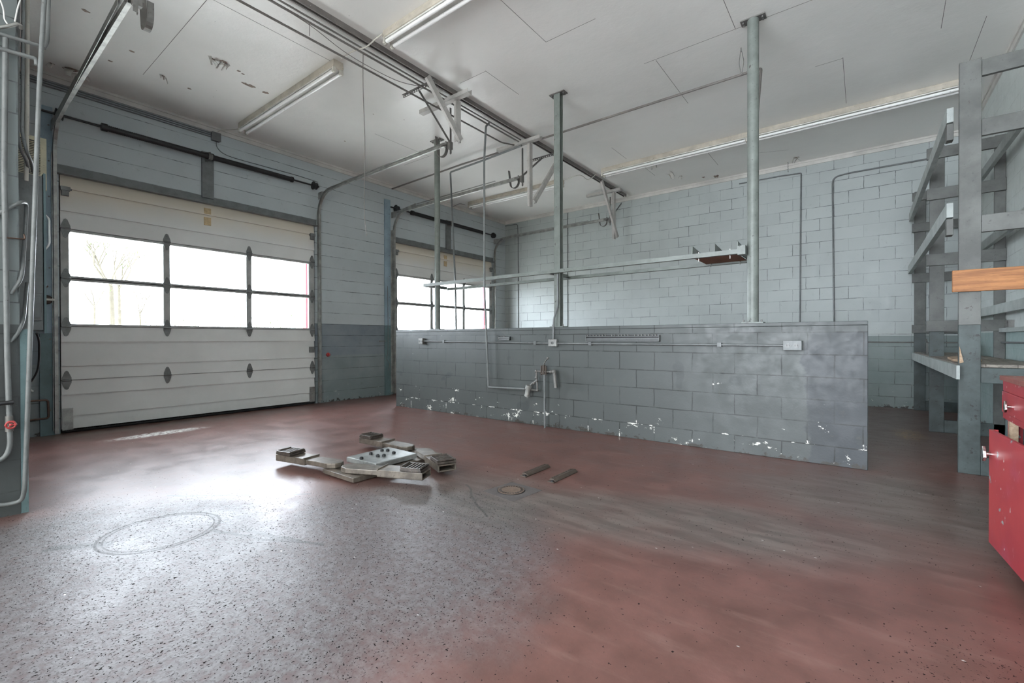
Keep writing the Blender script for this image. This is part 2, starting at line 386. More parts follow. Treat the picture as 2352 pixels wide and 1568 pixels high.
def red_mat():
    t = NT('scratched_red_cabinet_paint'); p = t.pos()
    n1 = t.noise(p, 2.5, 4); c = t.mix(t.rng(n1, .35, .65), (.30,.030,.042), (.38,.045,.05))
    c = t.mix(t.rng(t.noise(p, 7, 3), .55, .7, 0, .25), c, (.42,.10,.16))
    sp = t.n('TexVoronoi'); t.l(t.scale(p, 1, 1, .8), sp.inputs['Vector']); sp.inputs['Scale'].default_value = 34
    k = t.math('MULTIPLY', t.rng(sp.outputs['Distance'], .10, .20, 1, 0), t.math('LESS_THAN', t.sep(sp.outputs['Color'])[0], .16))
    c = t.mix(k, c, (.62,.58,.55))
    st = t.rng(t.noise(t.scale(p, 6, 6, 1), 11, 3, .5, dist=.8), .71, .74); c = t.mix(st, c, (.55,.45,.45))
    ch = t.rng(t.noise(p, 9, 5, .6), .665, .675); c = t.mix(ch, c, (.25,.27,.27))
    return t.done(c, .38, 0, t.bump(n1, .1, .003))
M['red_box'] = red_mat()
M['red_dark'] = paint('faded_red_enamel', (.34,.05,.06), (.4,.38,.36), .02, .5, 14)
M['rust_top'] = paint('rusty_red_top', (.21,.075,.06), (.36,.32,.28), .05, .6, 10)
M['chrome'] = paint('chrome_metal', (.62,.62,.60), rough=.18, metal=1, sc=10)
M['valve_red'] = paint('red_valve_paint', (.42,.05,.05), (.5,.45,.42), .03, .5, 30)
M['copper'] = paint('dull_copper', (.13,.082,.062), (.16,.12,.1), .02, .45, 15, metal=.5)
M['board'] = paint('grey_painted_lumber', (.110,.113,.105), (.07,.065,.06), .01, .55, 4, .2)
M['board_low'] = paint('dark_teal_painted_lumber', (.050,.066,.064), (.02,.02,.02), .05, .5, 6, .22)
M['rail_pale'] = paint('pale_grey_painted_lumber', (.36,.39,.375), (.18,.17,.15), .0, .55, 5)
M['plank'] = wood('orange_raw_pine', (.23,.085,.022), (.40,.165,.050), .55)
M['raw'] = wood('bare_fir_board', (.33,.22,.14), (.47,.35,.24), .7, 'y')
M['bench_top'] = wood('weathered_bench_board', (.16,.14,.12), (.28,.25,.21), .7, 'y')
M['lift'] = paint('greasy_grey_lift_steel', (.165,.14,.115), (.07,.05,.04), .04, .34, 11, .25, metal=.25)
M['lift_pad'] = paint('dark_greasy_pad_steel', (.085,.07,.06), (.3,.27,.24), .03, .35, 25, .3, metal=.25)
M['lift_plate'] = paint('worn_bare_steel_plate', (.34,.35,.34), (.14,.09,.06), .02, .30, 9, .2, metal=.35)
M['rust_rail'] = paint('rusty_angle_iron', (.085,.065,.052), (.3,.27,.24), .0, .55, 20, metal=.2)
M['concrete_collar'] = paint('smooth_concrete', (.105,.092,.088), rough=.6, sc=12)
M['drain'] = paint('cast_iron_drain', (.17,.12,.09), rough=.55, sc=30)
M['white_plastic'] = paint('white_plastic', (.72,.72,.70), rough=.4, bump=0)
M['tape'] = paint('tan_masking_tape', (.56,.42,.24), (.52,.5,.45), .03, .7, 25)
M['ground'] = paint('pale_concrete_yard', (.74,.725,.68), rough=.9, sc=.5)
M['bark'] = paint('pale_bark', (.17,.155,.125), rough=.9, sc=6)
M['leaf'] = paint('young_green_leaves', (.13,.20,.07), rough=.8, sc=3)
M['red_post'] = paint('red_canopy_paint', (.33,.035,.05), rough=.5)
M['rust_board'] = paint('rusty_brown_sheet', (.26,.125,.08), (.12,.06,.045), .05, .7, 6)
M['cabinet_shade'] = paint('painted_cabinet_shade', (.03,.03,.03), rough=.8)  # near-black colour stands in for shade inside the cabinet

# ------------------------------------------------------------------ room shell
XW, YB, XR, ZC = -7.65, 9.66, 1.27, 4.28        # door wall, back wall, right wall, ceiling
YN, XP = .41, -4.35                             # projecting block corner at the left
D1 = (1.05, 4.28); D2 = (5.99, 9.12); DH = 3.13
b = MB(); b.box(XW-.25, XR+.2, -4, YB+.2, -.15, 0); struct(b.build('floor', M['floor']), 'worn red painted concrete floor with a bare grey patch')
b = MB(); b.box(XW-.25, XR+.2, -4, YB+.2, ZC, ZC+.15)
ceil = struct(b.build('ceiling', M['ceiling']), 'off-white painted board ceiling with peeling spots')
b = MB()
for a in [(-6.8,1.66,-4.79,1.66),(-4.79,.4,-4.79,2.9),(-2.68,3.26,-2.68,4.09),(-2.68,4.09,-2.1,4.09),(-2.0,5.1,-.25,5.1),(-1.87,5.12,-1.87,6.32),(-.19,6.35,-.19,7.62),(.58,5.2,.62,6.37),
          (-3.53,4.09,-3.53,4.75),(-3.95,4.1,-3.53,4.1),(-1.04,4.3,-1.04,5.1),(-5.95,4.3,-5.95,5.4),(-.45,6.37,-.19,6.37),(-6.6,5.4,-5.9,5.4),(-2.1,8.0,-2.1,8.9),(-3.2,8.1,-3.2,8.7),(-1.5,8.7,-1.0,8.9),(.95,6.4,.95,7.4),(-3.3,7.0,-3.3,7.6)]:
    b.beam((a[0],a[1],ZC-.0002), (a[2],a[3],ZC-.0002), .005, .001)
b.build('board_seam', M['seam'], ceil)
def flake(cx, cy, s, mat_, drop=.05, n=3):
    b = MB()
    for k in range(n):
        a = random.uniform(0, 6.28); x_, y_ = cx+random.uniform(-s, s)*.6, cy+random.uniform(-s, s)*.6
        ux, uy = math.cos(a), math.sin(a); L = s*random.uniform(.5, 1); w = s*random.uniform(.2, .45)
        p0 = Vector((x_, y_, ZC)); pts = []
        for i in range(5):
            q = i/4; pts.append((p0+Vector((ux*L*q, uy*L*q, -drop*q*q)), w*(1-q*.6)))
        vs = []
        for c_, w_ in pts: vs += [c_+Vector((-uy*w_, ux*w_, -.001)), c_+Vector((uy*w_, -ux*w_, -.001)), c_+Vector((uy*w_, -ux*w_, .002)), c_+Vector((-uy*w_, ux*w_, .002))]
        fs = [(0,1,2,3), (19,18,17,16)]
        for i in range(4):
            for j in range(4): fs.append((i*4+j, (i+1)*4+j, (i+1)*4+(j+1)%4, i*4+(j+1)%4))
        b.add(vs, fs)
    return b.build('peeling_flake', mat_, ceil)
def hole(cx, cy, s, mat_):
    b = MB(); n = 14; r = [s*random.uniform(.5, 1.1) for _ in range(n)]
    b.prism([(cx+r[i]*math.cos(6.283*i/n)*.7, cy+r[i]*math.sin(6.283*i/n), ZC-.002) for i in range(n)], (0,0,.004)); return b.build('bare_patch', mat_, ceil)
for px, py, s, kind in [(487,135,.07,0),(513,142,.09,0),(520,150,.06,0),(563,192,.06,1),(578,198,.08,1),(608,212,.07,1),(375,175,.06,0),(548,163,.035,1),(558,170,.03,1),(163,160,.14,0),(118,145,.05,0),(434,203,.04,1),
                        (253,140,.04,1),(303,118,.04,1),(196,25,.05,1),(1535,397,.12,2),(1645,405,.13,1),(1616,407,.06,1),(1565,404,.05,0),(1830,362,.10,0),(1505,380,.07,2),(928,275,.015,1),(858,262,.02,1),(792,324,.02,1)]:
    q = P(px, py, z=ZC)
    if kind == 1: hole(q.x, q.y, s*.7, M['patch_brown'])
    else:
        if kind == 0: hole(q.x, q.y, s*.55, M['patch_brown'])
        flake(q.x, q.y, s, M['flap'] if kind == 0 else M['fixture_white'], s*.9)
# walls
b = MB()
b.box(XW-.2, XW, -4, D1[0], 0, ZC); b.box(XW-.2, XW, D1[1], D2[0], 0, ZC); b.box(XW-.2, XW, D2[1], YB+.2, 0, ZC)
b.box(XW-.2, XW, D1[0], D1[1], DH, ZC); b.box(XW-.2, XW, D2[0], D2[1], DH, ZC)
struct(b.build('wall_left', M['door_wall']), 'blue-grey block wall holding the two overhead doors')
b = MB(); b.box(XW, XR, YB, YB+.2, 0, ZC); struct(b.build('wall_back', M['back_wall']), 'pale blue-grey block wall behind the low partition')
b = MB(); b.box(XR, XR+.2, -4, YB+.2, 0, ZC); struct(b.build('wall_right', M['right_wall']), 'pale teal block wall behind the lumber shelving')
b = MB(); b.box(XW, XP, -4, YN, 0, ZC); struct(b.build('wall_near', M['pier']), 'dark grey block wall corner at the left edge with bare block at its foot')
b = MB(); b.box(-6.28, .03, 4.95, 5.15, 0, 1.245); b.box(-6.28, .03, 4.945, 5.155, 1.245, 1.28)
struct(b.build('wall_middle', M['partition'], bevel=.004), 'low dark grey block partition with white chipped paint')
b = MB(); b.box(XW, XW+.02, YN, YB, ZC-.085, ZC); b.box(XW+.02, XW+.035, YN, YB, ZC-.03, ZC); struct(b.build('trim_left', M['trim']))
b = MB(); b.box(XW+.035, XR-.035, YB-.02, YB, ZC-.085, ZC); b.box(XW+.035, XR-.035, YB-.035, YB-.02, ZC-.03, ZC); struct(b.build('trim_back', M['trim']))
b = MB(); b.box(XR-.02, XR, -4, YB, ZC-.085, ZC); b.box(XR-.035, XR-.02, -4, YB-.035, ZC-.03, ZC); struct(b.build('trim_right', M['trim']))
b = MB(); b.box(XW-.2, XW+.1, D1[0]-.15, D1[1]+.1, 0, .004); 
# concrete sills in front of doors stay with the floor paint; yard outside
b = MB(); b.box(-60, XW-.25, -30, 60, -.3, -.06); tag(struct(b.build('ground_outside', M['ground']), 'pale concrete yard outside the overhead doors'))

# ------------------------------------------------------------------ overhead doors
def hinge_mb(y, z, w=.085, h_=.23, x=XW):
    b = MB()
    a = [(x+.004, y, z+h_/2), (x+.004, y-w*.18, z+h_*.46), (x+.004, y-w/2, z+.03), (x+.004, y-w/2, z-.03), (x+.004, y-w*.18, z-h_*.46), (x+.004, y, z-h_/2), (x+.004, y+w*.18, z-h_*.46), (x+.004, y+w/2, z-.03), (x+.004, y+w/2, z+.03), (x+.004, y+w*.18, z+h_*.46)]
    b.prism(a, (.008, 0, 0)); b.cyl((x+.02, y-w/2, z), (x+.02, y+w/2, z), .011, 8)
    for dz in (.08, -.08): b.cyl((x+.01, y, z+dz), (x+.019, y, z+dz), .008, 6)
    return b
def overhead_door(y0, y1, label, tape_y):
    r = thing('door_1' if y0 < 3 else 'door_2', label, 'garage door', (XW-.03, (y0+y1)/2, 0)); r['kind'] = 'structure'; del r['category']
    y0 += .012; y1 -= .012; L = y1-y0
    xf = XW-.012
    def slats(zs, name, mat_=M['door']):
        b = MB()
        for i in range(len(zs)-1):
            z0, z1 = zs[i], zs[i+1]
            b.prism([(xf-.045, y0, z0), (xf+.010, y0, z0), (xf+.010, y0, z0+.012), (xf-.014, y0, z1), (xf-.045, y0, z1)], (0, L, 0))
        return b.build(name, mat_, r)
    slats([.035,.20,.46,.637], 'door_section'); slats([.643,.81,1.10,1.29], 'door_section')
    slats([2.48,2.69,2.96,3.12], 'door_section')
    vs = [y0, y0+.075, y0+L*.318, y0+L*.342, y0+L*.652, y0+L*.676, y1-.10, y1]
    # glazed section frames: lower and upper window rows
    rows = ((1.295, 1.875, .03, .025), (1.885, 2.475, .025, .03))
    for (za, zb, ra, rb) in rows:
        b = MB()
        b.box(xf-.045, xf, y0, y1, za, za+ra); b.box(xf-.045, xf, y0, y1, zb-rb, zb)
        for k in range(0, 8, 2): b.box(xf-.045, xf+.002, vs[k], vs[k+1], za+ra, zb-rb)
        b.build('window_frame', M['door_seam'], r, bevel=.003)
        for k in range(1, 7, 2):
            g = MB(); g.box(xf-.026, xf-.022, vs[k], vs[k+1], za+ra, zb-rb); g.build('window_pane', M['glass'], r)
    b = MB(); b.box(xf-.075, xf-.046, y0-.011, y0+.05, 0, DH-.001); b.box(xf-.075, xf-.046, y1-.05, y1+.011, 0, DH-.001); b.box(xf-.075, xf-.046, y0+.05, y1-.05, DH-.06, DH-.001)
    for z in (.64, 1.2925, 1.88, 2.4775): b.box(xf-.06, xf-.0455, y0+.05, y1-.05, z-.012, z+.012)
    b.box(xf-.075, xf-.04, y0+.05, y1-.05, 0, .034)
    b.build('light_gap_blocker', M['rubber'], r)  # added black strips behind the door, blocking light leaks at edges and joints
    for z in (.64, 1.29, 1.88, 2.48):
        for y in (y0+.045, y0+L*.33, y0+L*.664, y1-.045):
            hinge_mb(y, z, x=xf+.002).build('hinge', M['hinge'], r)
    for y, s in ((y0, 1), (y1, -1)):
        b = MB(); b.box(xf+.01, xf+.018, y+s*.005, y+s*.10, .04, .30)
        for (dy, dz) in ((.03,.08),(.07,.1),(.03,.2),(.08,.22),(.05,.15)): b.cyl((xf+.016, y+s*dy, dz+.03), (xf+.024, y+s*dy, dz+.03), .007, 6)
        b.build('corner_plate', M['galv'], r)
        b = MB(); b.box(xf, xf+.05, y+s*.0, y+s*.085, 2.93, 2.975); b.box(xf, xf+.035, y+s*.01, y+s*.075, 2.87, 2.93); b.cyl((xf+.03, y, 2.95), (xf+.03, y+s*.1, 2.95), .012, 8)
        b.build('top_roller_bracket', M['hinge'], r)
    b = MB(); b.box(xf, xf+.035, y1-.1, y1-.02, .90, 1.0); b.cyl((xf+.03, y1-.11, .95), (xf+.03, y1+.0, .95), .01, 8); b.build('slide_latch', M['hinge'], r)
    b = MB(); b.cyl((xf-.015, y0+.03, .022), (xf-.015, y1-.03, .022), .021, 10); b.box(xf-.03, xf+.01, y0, y1, .022, .05); part(b.build('bottom_seal', M['rubber'], r), 'black rubber bottom seal')
    b = MB()
    for z0, z1 in ((2.955-.03-.115, 2.955-.03), (2.975, 3.06)):
        b.box(xf+.001, xf+.0105, tape_y-.045, tape_y+.045, z0, z1)
    t_ = b.build('tape_patch', M['tape'], r); part(t_, 'tan masking tape scraps')
    return r
overhead_door(D1[0], D1[1], 'large off-white overhead door with six window panes, nearest the camera', 2.62)
overhead_door(D2[0], D2[1], 'far off-white overhead door with six window panes, partly behind the low wall', 7.45)

def door_gear(y0, y1, far):
    w = 'far' if far else 'near'
    # steel lintel over the opening
    b = MB(); b.box(XW+.0005, XW+.075, y0-.02, y1+.02, DH-.015, DH-.005); b.box(XW+.0005, XW+.012, y0-.02, y1+.02, DH-.005, DH+.10)
    tag(b.build('door_lintel', M['steel_blue_dark'] if 0 else M['conduit']), 'painted steel angle over the %s overhead door' % ('far, partly hidden' if far else 'large nearest'), 'lintel')
    # tracks
    for side, (yt, s) in enumerate(((y0-.045, 1), (y1+.045, -1))):
        q = ('right' if side else 'left')
        r = thing('door_track', '%s roller track of the %s overhead door, curving up and back under the ceiling' % (q, 'far' if far else 'nearest large'), 'door track', (XW+.06, yt, 0), 'overhead door roller tracks')
        xt = XW+.055; zt = 3.70; R = .38; path = [(xt, 0.02)]
        path += [(xt, zt-R)] + [(xt+R*(1-math.cos(a)), zt-R+R*math.sin(a)) for a in [math.pi/2*i/10 for i in range(1, 11)]] + [(-4.46, zt+.03)]
        b = MB()
        cs = [(-.026,-.012*s),(.026,-.012*s),(.026,.02*s),(.022,.02*s),(.022,-.006*s),(-.022,-.006*s),(-.022,.02*s),(-.026,.02*s)]
        n = len(cs); vs = []; fs = []
        for i, (px_, pz_) in enumerate(path):
            if i == 0: tx, tz = 0, 1
            elif i == len(path)-1: tx, tz = 1, 0
            else:
                tx = path[i+1][0]-path[i-1][0]; tz = path[i+1][1]-path[i-1][1]; l_ = math.hypot(tx, tz); tx /= l_; tz /= l_
                if i == 1: tx, tz = 0, 1
            nx, nz = tz, -tx
            for (u, v_) in cs: vs.append((px_+nx*u, yt+v_, pz_+nz*u))
        for i in range(len(path)-1):
            for j in range(n): fs.append((i*n+j, i*n+(j+1)%n, (i+1)*n+(j+1)%n, (i+1)*n+j))
        fs += [tuple(range(n)), tuple(range((len(path)-1)*n, len(path)*n))]
        b.add(vs, fs); b.build('rail', M['galv'], r)
        b = MB(); e = yt-s*.02
        b.box(XW+.001, XW+.006, e-s*.05, e, .05, 3.35); b.box(XW+.006, XW+.06, e-.003, e+.003, .05, 3.35)
        b.build('wall_angle', M['galv'], r)
        b = MB()
        b.beam((xt-.03, e, 3.68), (-6.2 if not far else -6.9, e, zt+.045), .004, .045); (b.beam((-6.9, e, zt+.05), (-4.9, e, zt+.075), .03, .004) if side or far else None)
        b.box(XW+.001, XW+.14, e-.004, e+.004, 3.60, 3.72)
        b.build('angle_support', M['galv'], r)
        if side == 0 and not far:
            b = MB(); b.beam((XW+.12, e-.012, 3.60), (-4.62, e-.012, 3.775), .004, .062); b.beam((XW+.12, e+.012, 3.63), (-4.62, e+.012, 3.805), .05, .004); part(b.build('galvanised_angle', M['galv'], r), 'bright galvanised angle along the track')
    # torsion shaft
    zc = 3.79; xs = XW+.10; ym = (y0+y1)/2-.05 if not far else 7.52
    r = thing('torsion_spring_shaft', 'black torsion spring shaft above the %s overhead door' % ('far' if far else 'nearest large'), 'spring shaft', (xs, ym, zc-.1), 'torsion spring shafts')
    b = MB(); b.cyl((xs, y0-.16, zc), (xs, y1+.02, zc), .014, 10); b.build('shaft', M['black'], r)
    for a, c_ in (((y0+.41, ym-.03)), ((ym+.03, y1-.45))):
        b = MB(); n = int((c_-a)/.019); pts = []; rr = []
        for i in range(n*2+1): pts.append((xs, a+(c_-a)*i/(n*2), zc)); rr.append(.033 if i % 2 else .040)
        b.tube(pts, rr, 14); b.cyl((xs, a-.04, zc), (xs, a+.02, zc), .048, 12); b.cyl((xs, c_-.02, zc), (xs, c_+.01, zc), .046, 12)
        b.build('torsion_spring', M['black'], r)
    for y in (y0-.03, y1-.08):
        b = MB()
        b.cone((xs, y, zc), (xs, y+.05, zc), .062, .048, 18); b.cyl((xs, y-.008, zc), (xs, y, zc), .07, 18); b.cyl((xs, y+.05, zc), (xs, y+.058, zc), .058, 18)
        b.build('cable_drum', M['black'], r)
    b = MB(); b.prism([(XW+.002, ym-.05, zc-.07), (xs+.03, ym, zc-.06), (xs+.045, ym, zc), (xs+.03, ym, zc+.06), (XW+.002, ym-.05, zc+.07)], (0,.008,0)); b.cyl((xs, ym-.02, zc), (xs, ym+.03, zc), .05, 14)
    b.build('center_bearing', M['galv_dark'], r)
    b = MB(); b.box(XW+.0005, XW+.04, ym-.075, ym+.075, DH+.07, zc+.08)
    for z in (3.26, 3.30): b.cyl((XW+.04, ym-.02, z), (XW+.046, ym-.02, z), .01, 6)
    tag(b.build('spring_pad', M['conduit'], bevel=.003), 'blue-grey wood pad carrying the spring bearing above the %s overhead door' % ('far' if far else 'nearest large'), 'pad')
door_gear(D1[0], D1[1], False); door_gear(D2[0], D2[1], True)

# steel columns at the jambs
def column(y0, y1, z1, label, zsplit=1.2, holes=True):
    r = thing('steel_column', label, 'column', (XW+.03, (y0+y1)/2, 0), 'steel jamb columns on the door wall')
    b = MB(); b.box(XW+.0005, XW+.03, y0, y1, zsplit, z1); b.build('upper_length', M['steel_blue'], r, bevel=.003)
    b = MB(); b.box(XW+.0005, XW+.03, y0, y1, 0, zsplit); part(b.build('lower_length', M['steel_blue_dark'], r, bevel=.003), 'dark teal lower length')
    b = MB()
    for i in range(9):
        z = .3+i*.42
        if z < z1-.1: b.cyl((XW+.029, y1-.035, z), (XW+.034, y1-.035, z), .009, 8)
        if holes and z > 2.5: b.cyl((XW+.029, y0+.03, z+.15), (XW+.034, y0+.03, z+.15), .01, 8)
    b.build('bolt_head', M['galv_dark'], r)
column(.875, .998, 3.88, 'light blue steel column at the left jamb of the nearest overhead door', 1.21)
column(5.74, 5.88, 3.95, 'blue-grey steel column between the two overhead doors', 1.41, False)

# ------------------------------------------------------------------ ceiling channel, hangers, hooks
b = MB(); b.box(-4.165, -4.105, -1.2, 9.45, ZC-.006, ZC-.0005); b.box(-4.165, -4.159, -1.2, 9.45, ZC-.055, ZC-.006); b.box(-4.111, -4.105, -1.2, 9.45, ZC-.055, ZC-.006)
b.box(-4.159, -4.150, -1.2, 9.45, ZC-.055, ZC-.05); b.box(-4.120, -4.111, -1.2, 9.45, ZC-.055, ZC-.05)
tag(b.build('ceiling_channel', M['conduit_ceiling']), 'long brown-grey steel channel running across the ceiling above the hangers', 'channel')

def cbar(b, p, q, w=.075, d=.045, t=.006, face=(0,1,0)):
    """channel section from p to q; web faces 'face'"""
    p = Vector(p); q = Vector(q); f_ = Vector(face).normalized(); a = (q-p).normalized().cross(f_).normalized()
    b.beam(p, q, w, t, f_)
    for s in (-1, 1): b.beam(p+a*(s*(w/2-t/2))-f_*(d/2), q+a*(s*(w/2-t/2))-f_*(d/2), t, d, f_)
def hanger(yc, ztop, zbot, brace, xc, label):
    r = thing('ceiling_hanger', label, 'hanger bracket', (-4.13, yc, ztop), 'triangular hangers under the ceiling channel')
    b = MB(); cbar(b, (xc[0], yc-.0, ztop-.06), (xc[1], yc, ztop-.06), .075, .05, face=(0,0,-1)); b.build('cross_arm', M['ceil_steel'], r)
    b = MB(); cbar(b, (-4.10, yc+.05, ztop-.06), (-4.10, yc+.05, zbot), .075, .045, face=(1,0,0)); b.cyl((-4.095, yc+.05, zbot+.05), (-4.09, yc+.05, zbot+.05), .012, 8); b.build('upright', M['ceil_steel'], r)
    b = MB(); cbar(b, (-4.06, brace[0], brace[1]), (-4.06, brace[2], brace[3]), .075, .035, face=(1,0,0)); b.build('diagonal_brace', M['ceil_steel'], r)
    return r
hanger(4.18, 4.225, 3.64, (3.68, 4.22, 4.24, 3.66), (-4.75, -3.86), 'triangular painted steel hanger nearest the camera, at the end of the near door track')
hanger(5.78, 4.225, 3.19, (5.88, 3.27, 6.60, 4.15), (-4.72, -3.88), 'triangular painted steel hanger in the middle, its brace rising towards the back wall')
hanger(8.80, 4.225, 3.20, (8.20, 4.22, 8.92, 3.25), (-4.72, -3.95), 'triangular painted steel hanger nearest the back wall')

def jhook(yt, zt, label):
    r = thing('track_stop_hook', label, 'hook', (-4.5, yt, zt-.2), 'curved stop hooks at the track ends')
    b = MB(); w = .045; pr = []
    R = .085; cx_ = -4.53; zc = zt-.02
    prof = [(cx_-R-.03, zc+.22), (cx_-R, zc)] + [(cx_-R*math.cos(a), zc-R*math.sin(a)) for a in [math.pi*i/10 for i in range(1, 10)]] + [(cx_+R, zc), (cx_+R, zc+.10)]
    vs = []; fs = []
    for i, (x_, z_) in enumerate(prof):
        a = prof[max(0, i-1)]; c_ = prof[min(len(prof)-1, i+1)]; tx, tz = c_[0]-a[0], c_[1]-a[1]; l_ = math.hypot(tx, tz); nx, nz = -tz/l_*.004, tx/l_*.004
        vs += [(x_-nx, yt-w/2, z_-nz), (x_+nx, yt-w/2, z_+nz), (x_+nx, yt+w/2, z_+nz), (x_-nx, yt+w/2, z_-nz)]
    for i in range(len(prof)-1):
        for j in range(4): fs.append((i*4+j, i*4+(j+1)%4, (i+1)*4+(j+1)%4, (i+1)*4+j))
    fs += [(0,1,2,3), tuple(len(vs)-4+k for k in range(4))]
    b.add(vs, fs); b.build('bent_strap', M['galv_dark'], r)
    return r
def punched(b, p, q, w=.03):
    """angle iron with a row of holes, drawn as dark slots"""
    p = Vector(p); q = Vector(q); n = int((q-p).length/.038); d = (q-p).normalized()
    a = d.cross(Vector((0,1,0)));  a = a.normalized() if a.length > .1 else Vector((1,0,0))
    c_ = d.cross(a).normalized()
    # side rails and rungs leave open slots between them
    for s in (-1, 1): b.beam(p+a*(s*w*.4), q+a*(s*w*.4), w*.25, .003, c_)
    for i in range(n+1): b.beam(p+(q-p)*(i/max(1, n))-a*w*.3, p+(q-p)*(i/max(1, n))+a*w*.3, .016, .003, c_)
    b.beam(p+c_*(w/2)+a*w*.5, q+c_*(w/2)+a*w*.5, .003, w, c_)
for yt, s, lab in ((D1[0]-.045, 1, 'at the left track of the nearest door'), (D1[1]+.045, 1, 'at the right track of the nearest door'), (D2[0]-.045, 1, 'at the left track of the far door'), (D2[1]+.045, 1, 'at the right track of the far door')):
    yy = yt+.03
    jhook(yy+(.10 if yt < 2 else 0), 3.70, 'curved steel stop hook '+lab)
    r = thing('punched_angle_hanger', 'slotted angle hanger '+lab, 'hanger', (-4.36, yy, 3.7), 'slotted angle iron track hangers')
    b = MB(); punched(b, (-4.37, yy, ZC-.08), (-4.37, yy, 3.60)); b.build('vertical_strap', M['galv_dark'], r)
    b = MB(); punched(b, (-4.33, yy-.58 if yt < 5.5 else yy+.5, ZC-.10), (-4.36, yy-.02, 3.74)); b.build('diagonal_strap', M['galv_dark'], r)
    b = MB(); b.box(-4.50, -4.40, yy-.05, yy+.05, 3.72, 3.75); b.box(-4.40, -4.36, yy-.03, yy+.03, 3.66, 3.76); b.build('track_clip', M['galv_dark'], r)
    b = MB(); punched(b, (-4.62, yy-.58 if yt < 5.5 else yy+.5, ZC-.085), (-4.05, yy-.58 if yt < 5.5 else yy+.5, ZC-.085), .03); b.build('cross_strap', M['galv_dark'], r)

# ------------------------------------------------------------------ pipes and wires under the ceiling
def pipe(name, label, cat, pts, r, mat_, fillet=.04, group=None, clips=None, n=8):
    b = MB(); b.tube(pts, r, n, fillet)
    if clips:
        for c_ in clips: b.box(c_[0]-.02, c_[0]+.02, c_[1]-.02, c_[1]+.02, c_[2]-.02, c_[2]+.02)
    return tag(b.build(name, mat_), label, cat, group)
CG = 'conduits running across the ceiling'
pipe('air_pipe', 'dark air pipe hung lowest, along the ceiling channel towards the back', 'pipe', [(-4.42,-1.2,4.15),(-4.42,5.50,4.15),(-4.36,5.76,4.18)], .011, M['conduit_ceiling'])
for i, (x_, z_, e, lab) in enumerate(((-4.235,4.225,5.75,'thin ceiling conduit next to the steel channel, first of three side by side'), (-4.27,4.205,5.80,'thin ceiling conduit in the middle of three side by side'), (-4.305,4.225,5.70,'thin ceiling conduit furthest from the steel channel of three side by side'))):
    pipe('ceiling_conduit', lab, 'conduit', [(x_,-1.2,z_),(x_,e,z_)], .009, M['conduit_ceiling'], 0, CG)
q0 = P(1733,330,y=5.2)
pipe('ceiling_conduit', 'conduit crossing the ceiling sideways and turning down behind the right post', 'conduit', [(XW+.03,5.92,4.19),(-5.6,5.86,4.20),(-.93,5.87,4.20),(q0.x,5.22,q0.z),(-.87,5.20,2.6)], .015, M['conduit_ceiling'], .03, CG)
pipe('ceiling_conduit', 'conduit with a drop pipe leaning down past the left end of the shelf rack', 'conduit', [(-4.2,5.72,4.12),(-5.0,5.78,4.11),(-5.88,5.85,4.12),(-5.76,5.85,2.05),(-5.72,5.85,0)], .016, M['conduit'], .03, CG)
AY = 4.86
pipe('air_drop_pipe', 'long vertical air pipe dropping from the ceiling to the filter on the low partition', 'pipe', [(-4.25,5.0,4.21),(-4.22,4.90,4.12),(-4.22,AY,3.6),(-4.22,AY,1.9),(-4.15,AY,.46),(-3.52,AY,.475)], .015, M['conduit'], .02)
# cables
def cable(label, pts, r=.004, mat_='conduit_ceiling', name='cable'):
    o = []; pts = [Vector(p) for p in pts]
    for i in range(len(pts)-1):
        for k in range(8):
            t = k/8; a = pts[max(0,i-1)]; b_ = pts[i]; c_ = pts[i+1]; d_ = pts[min(len(pts)-1, i+2)]
            o.append(.5*((2*b_)+(c_-a)*t+(2*a-5*b_+4*c_-d_)*t*t+(3*b_-a-3*c_+d_)*t**3))
    o.append(pts[-1]); b = MB(); b.tube(o, r, 6); return tag(b.build(name, M[mat_]), label, 'cable')
w0 = P(834,122,z=4.2)
cable('thin cord hanging loose from the ceiling in front of the wall between the doors', [(w0.x,w0.y,4.2), P(834,200,x=w0.x), P(838,330,x=w0.x), P(837,480,x=w0.x), P(842,541,x=w0.x)], .004)
cable('thin wire sagging below the ceiling conduits near the first lamp', [P(620,0,z=4.17), P(712,58,z=4.16), P(790,118,z=4.10), P(860,160,z=4.08), P(920,188,z=4.10), P(975,200,z=4.18)], .0035)
cable('short wire end dangling from the ceiling conduits', [P(711,55,z=4.17), P(711,82,x=-4.38)], .0035)
cable('white flex joining the two lamps across the steel channel', [P(783,135,z=4.22), P(810,118,z=4.23), P(840,108,z=4.20), P(860,92,z=4.2), P(878,78,z=4.22)], .008, 'ivory')
cable('short flex from the junction box to the first ceiling lamp', [P(500,303,x=XW+.03), P(510,298,x=XW+.1), P(530,298,z=4.25), P(548,296,z=4.25)], .006, 'ivory')
cable('flex looping between the back pair of ceiling lamps', [P(1370,400,z=4.22), P(1350,412,z=4.20), P(1330,402,z=4.22), (-4.72,7.78,4.24)], .006, 'ivory')
cable('flex from the far left lamp down to the door wall', [P(1068,470,z=4.24), P(1055,468,z=4.22), P(1040,475,x=XW+.03)], .006, 'conduit')
cable('wavy wire running along the wall above the nearest door', [P(497,323,x=XW+.02), P(500,340,x=XW+.01), P(525,358,x=XW+.01), P(600,380,x=XW+.01), P(680,402,x=XW+.01), P(730,418,x=XW+.02)], .006, 'conduit')
cable('loose wire hanging on the steel column between the doors', [(XW+.035,5.80,2.2), (XW+.04,5.80,1.0), (XW+.05,5.76,.75), (XW+.05,5.83,.62), (XW+.045,5.80,.5)], .005, 'galv_dark')
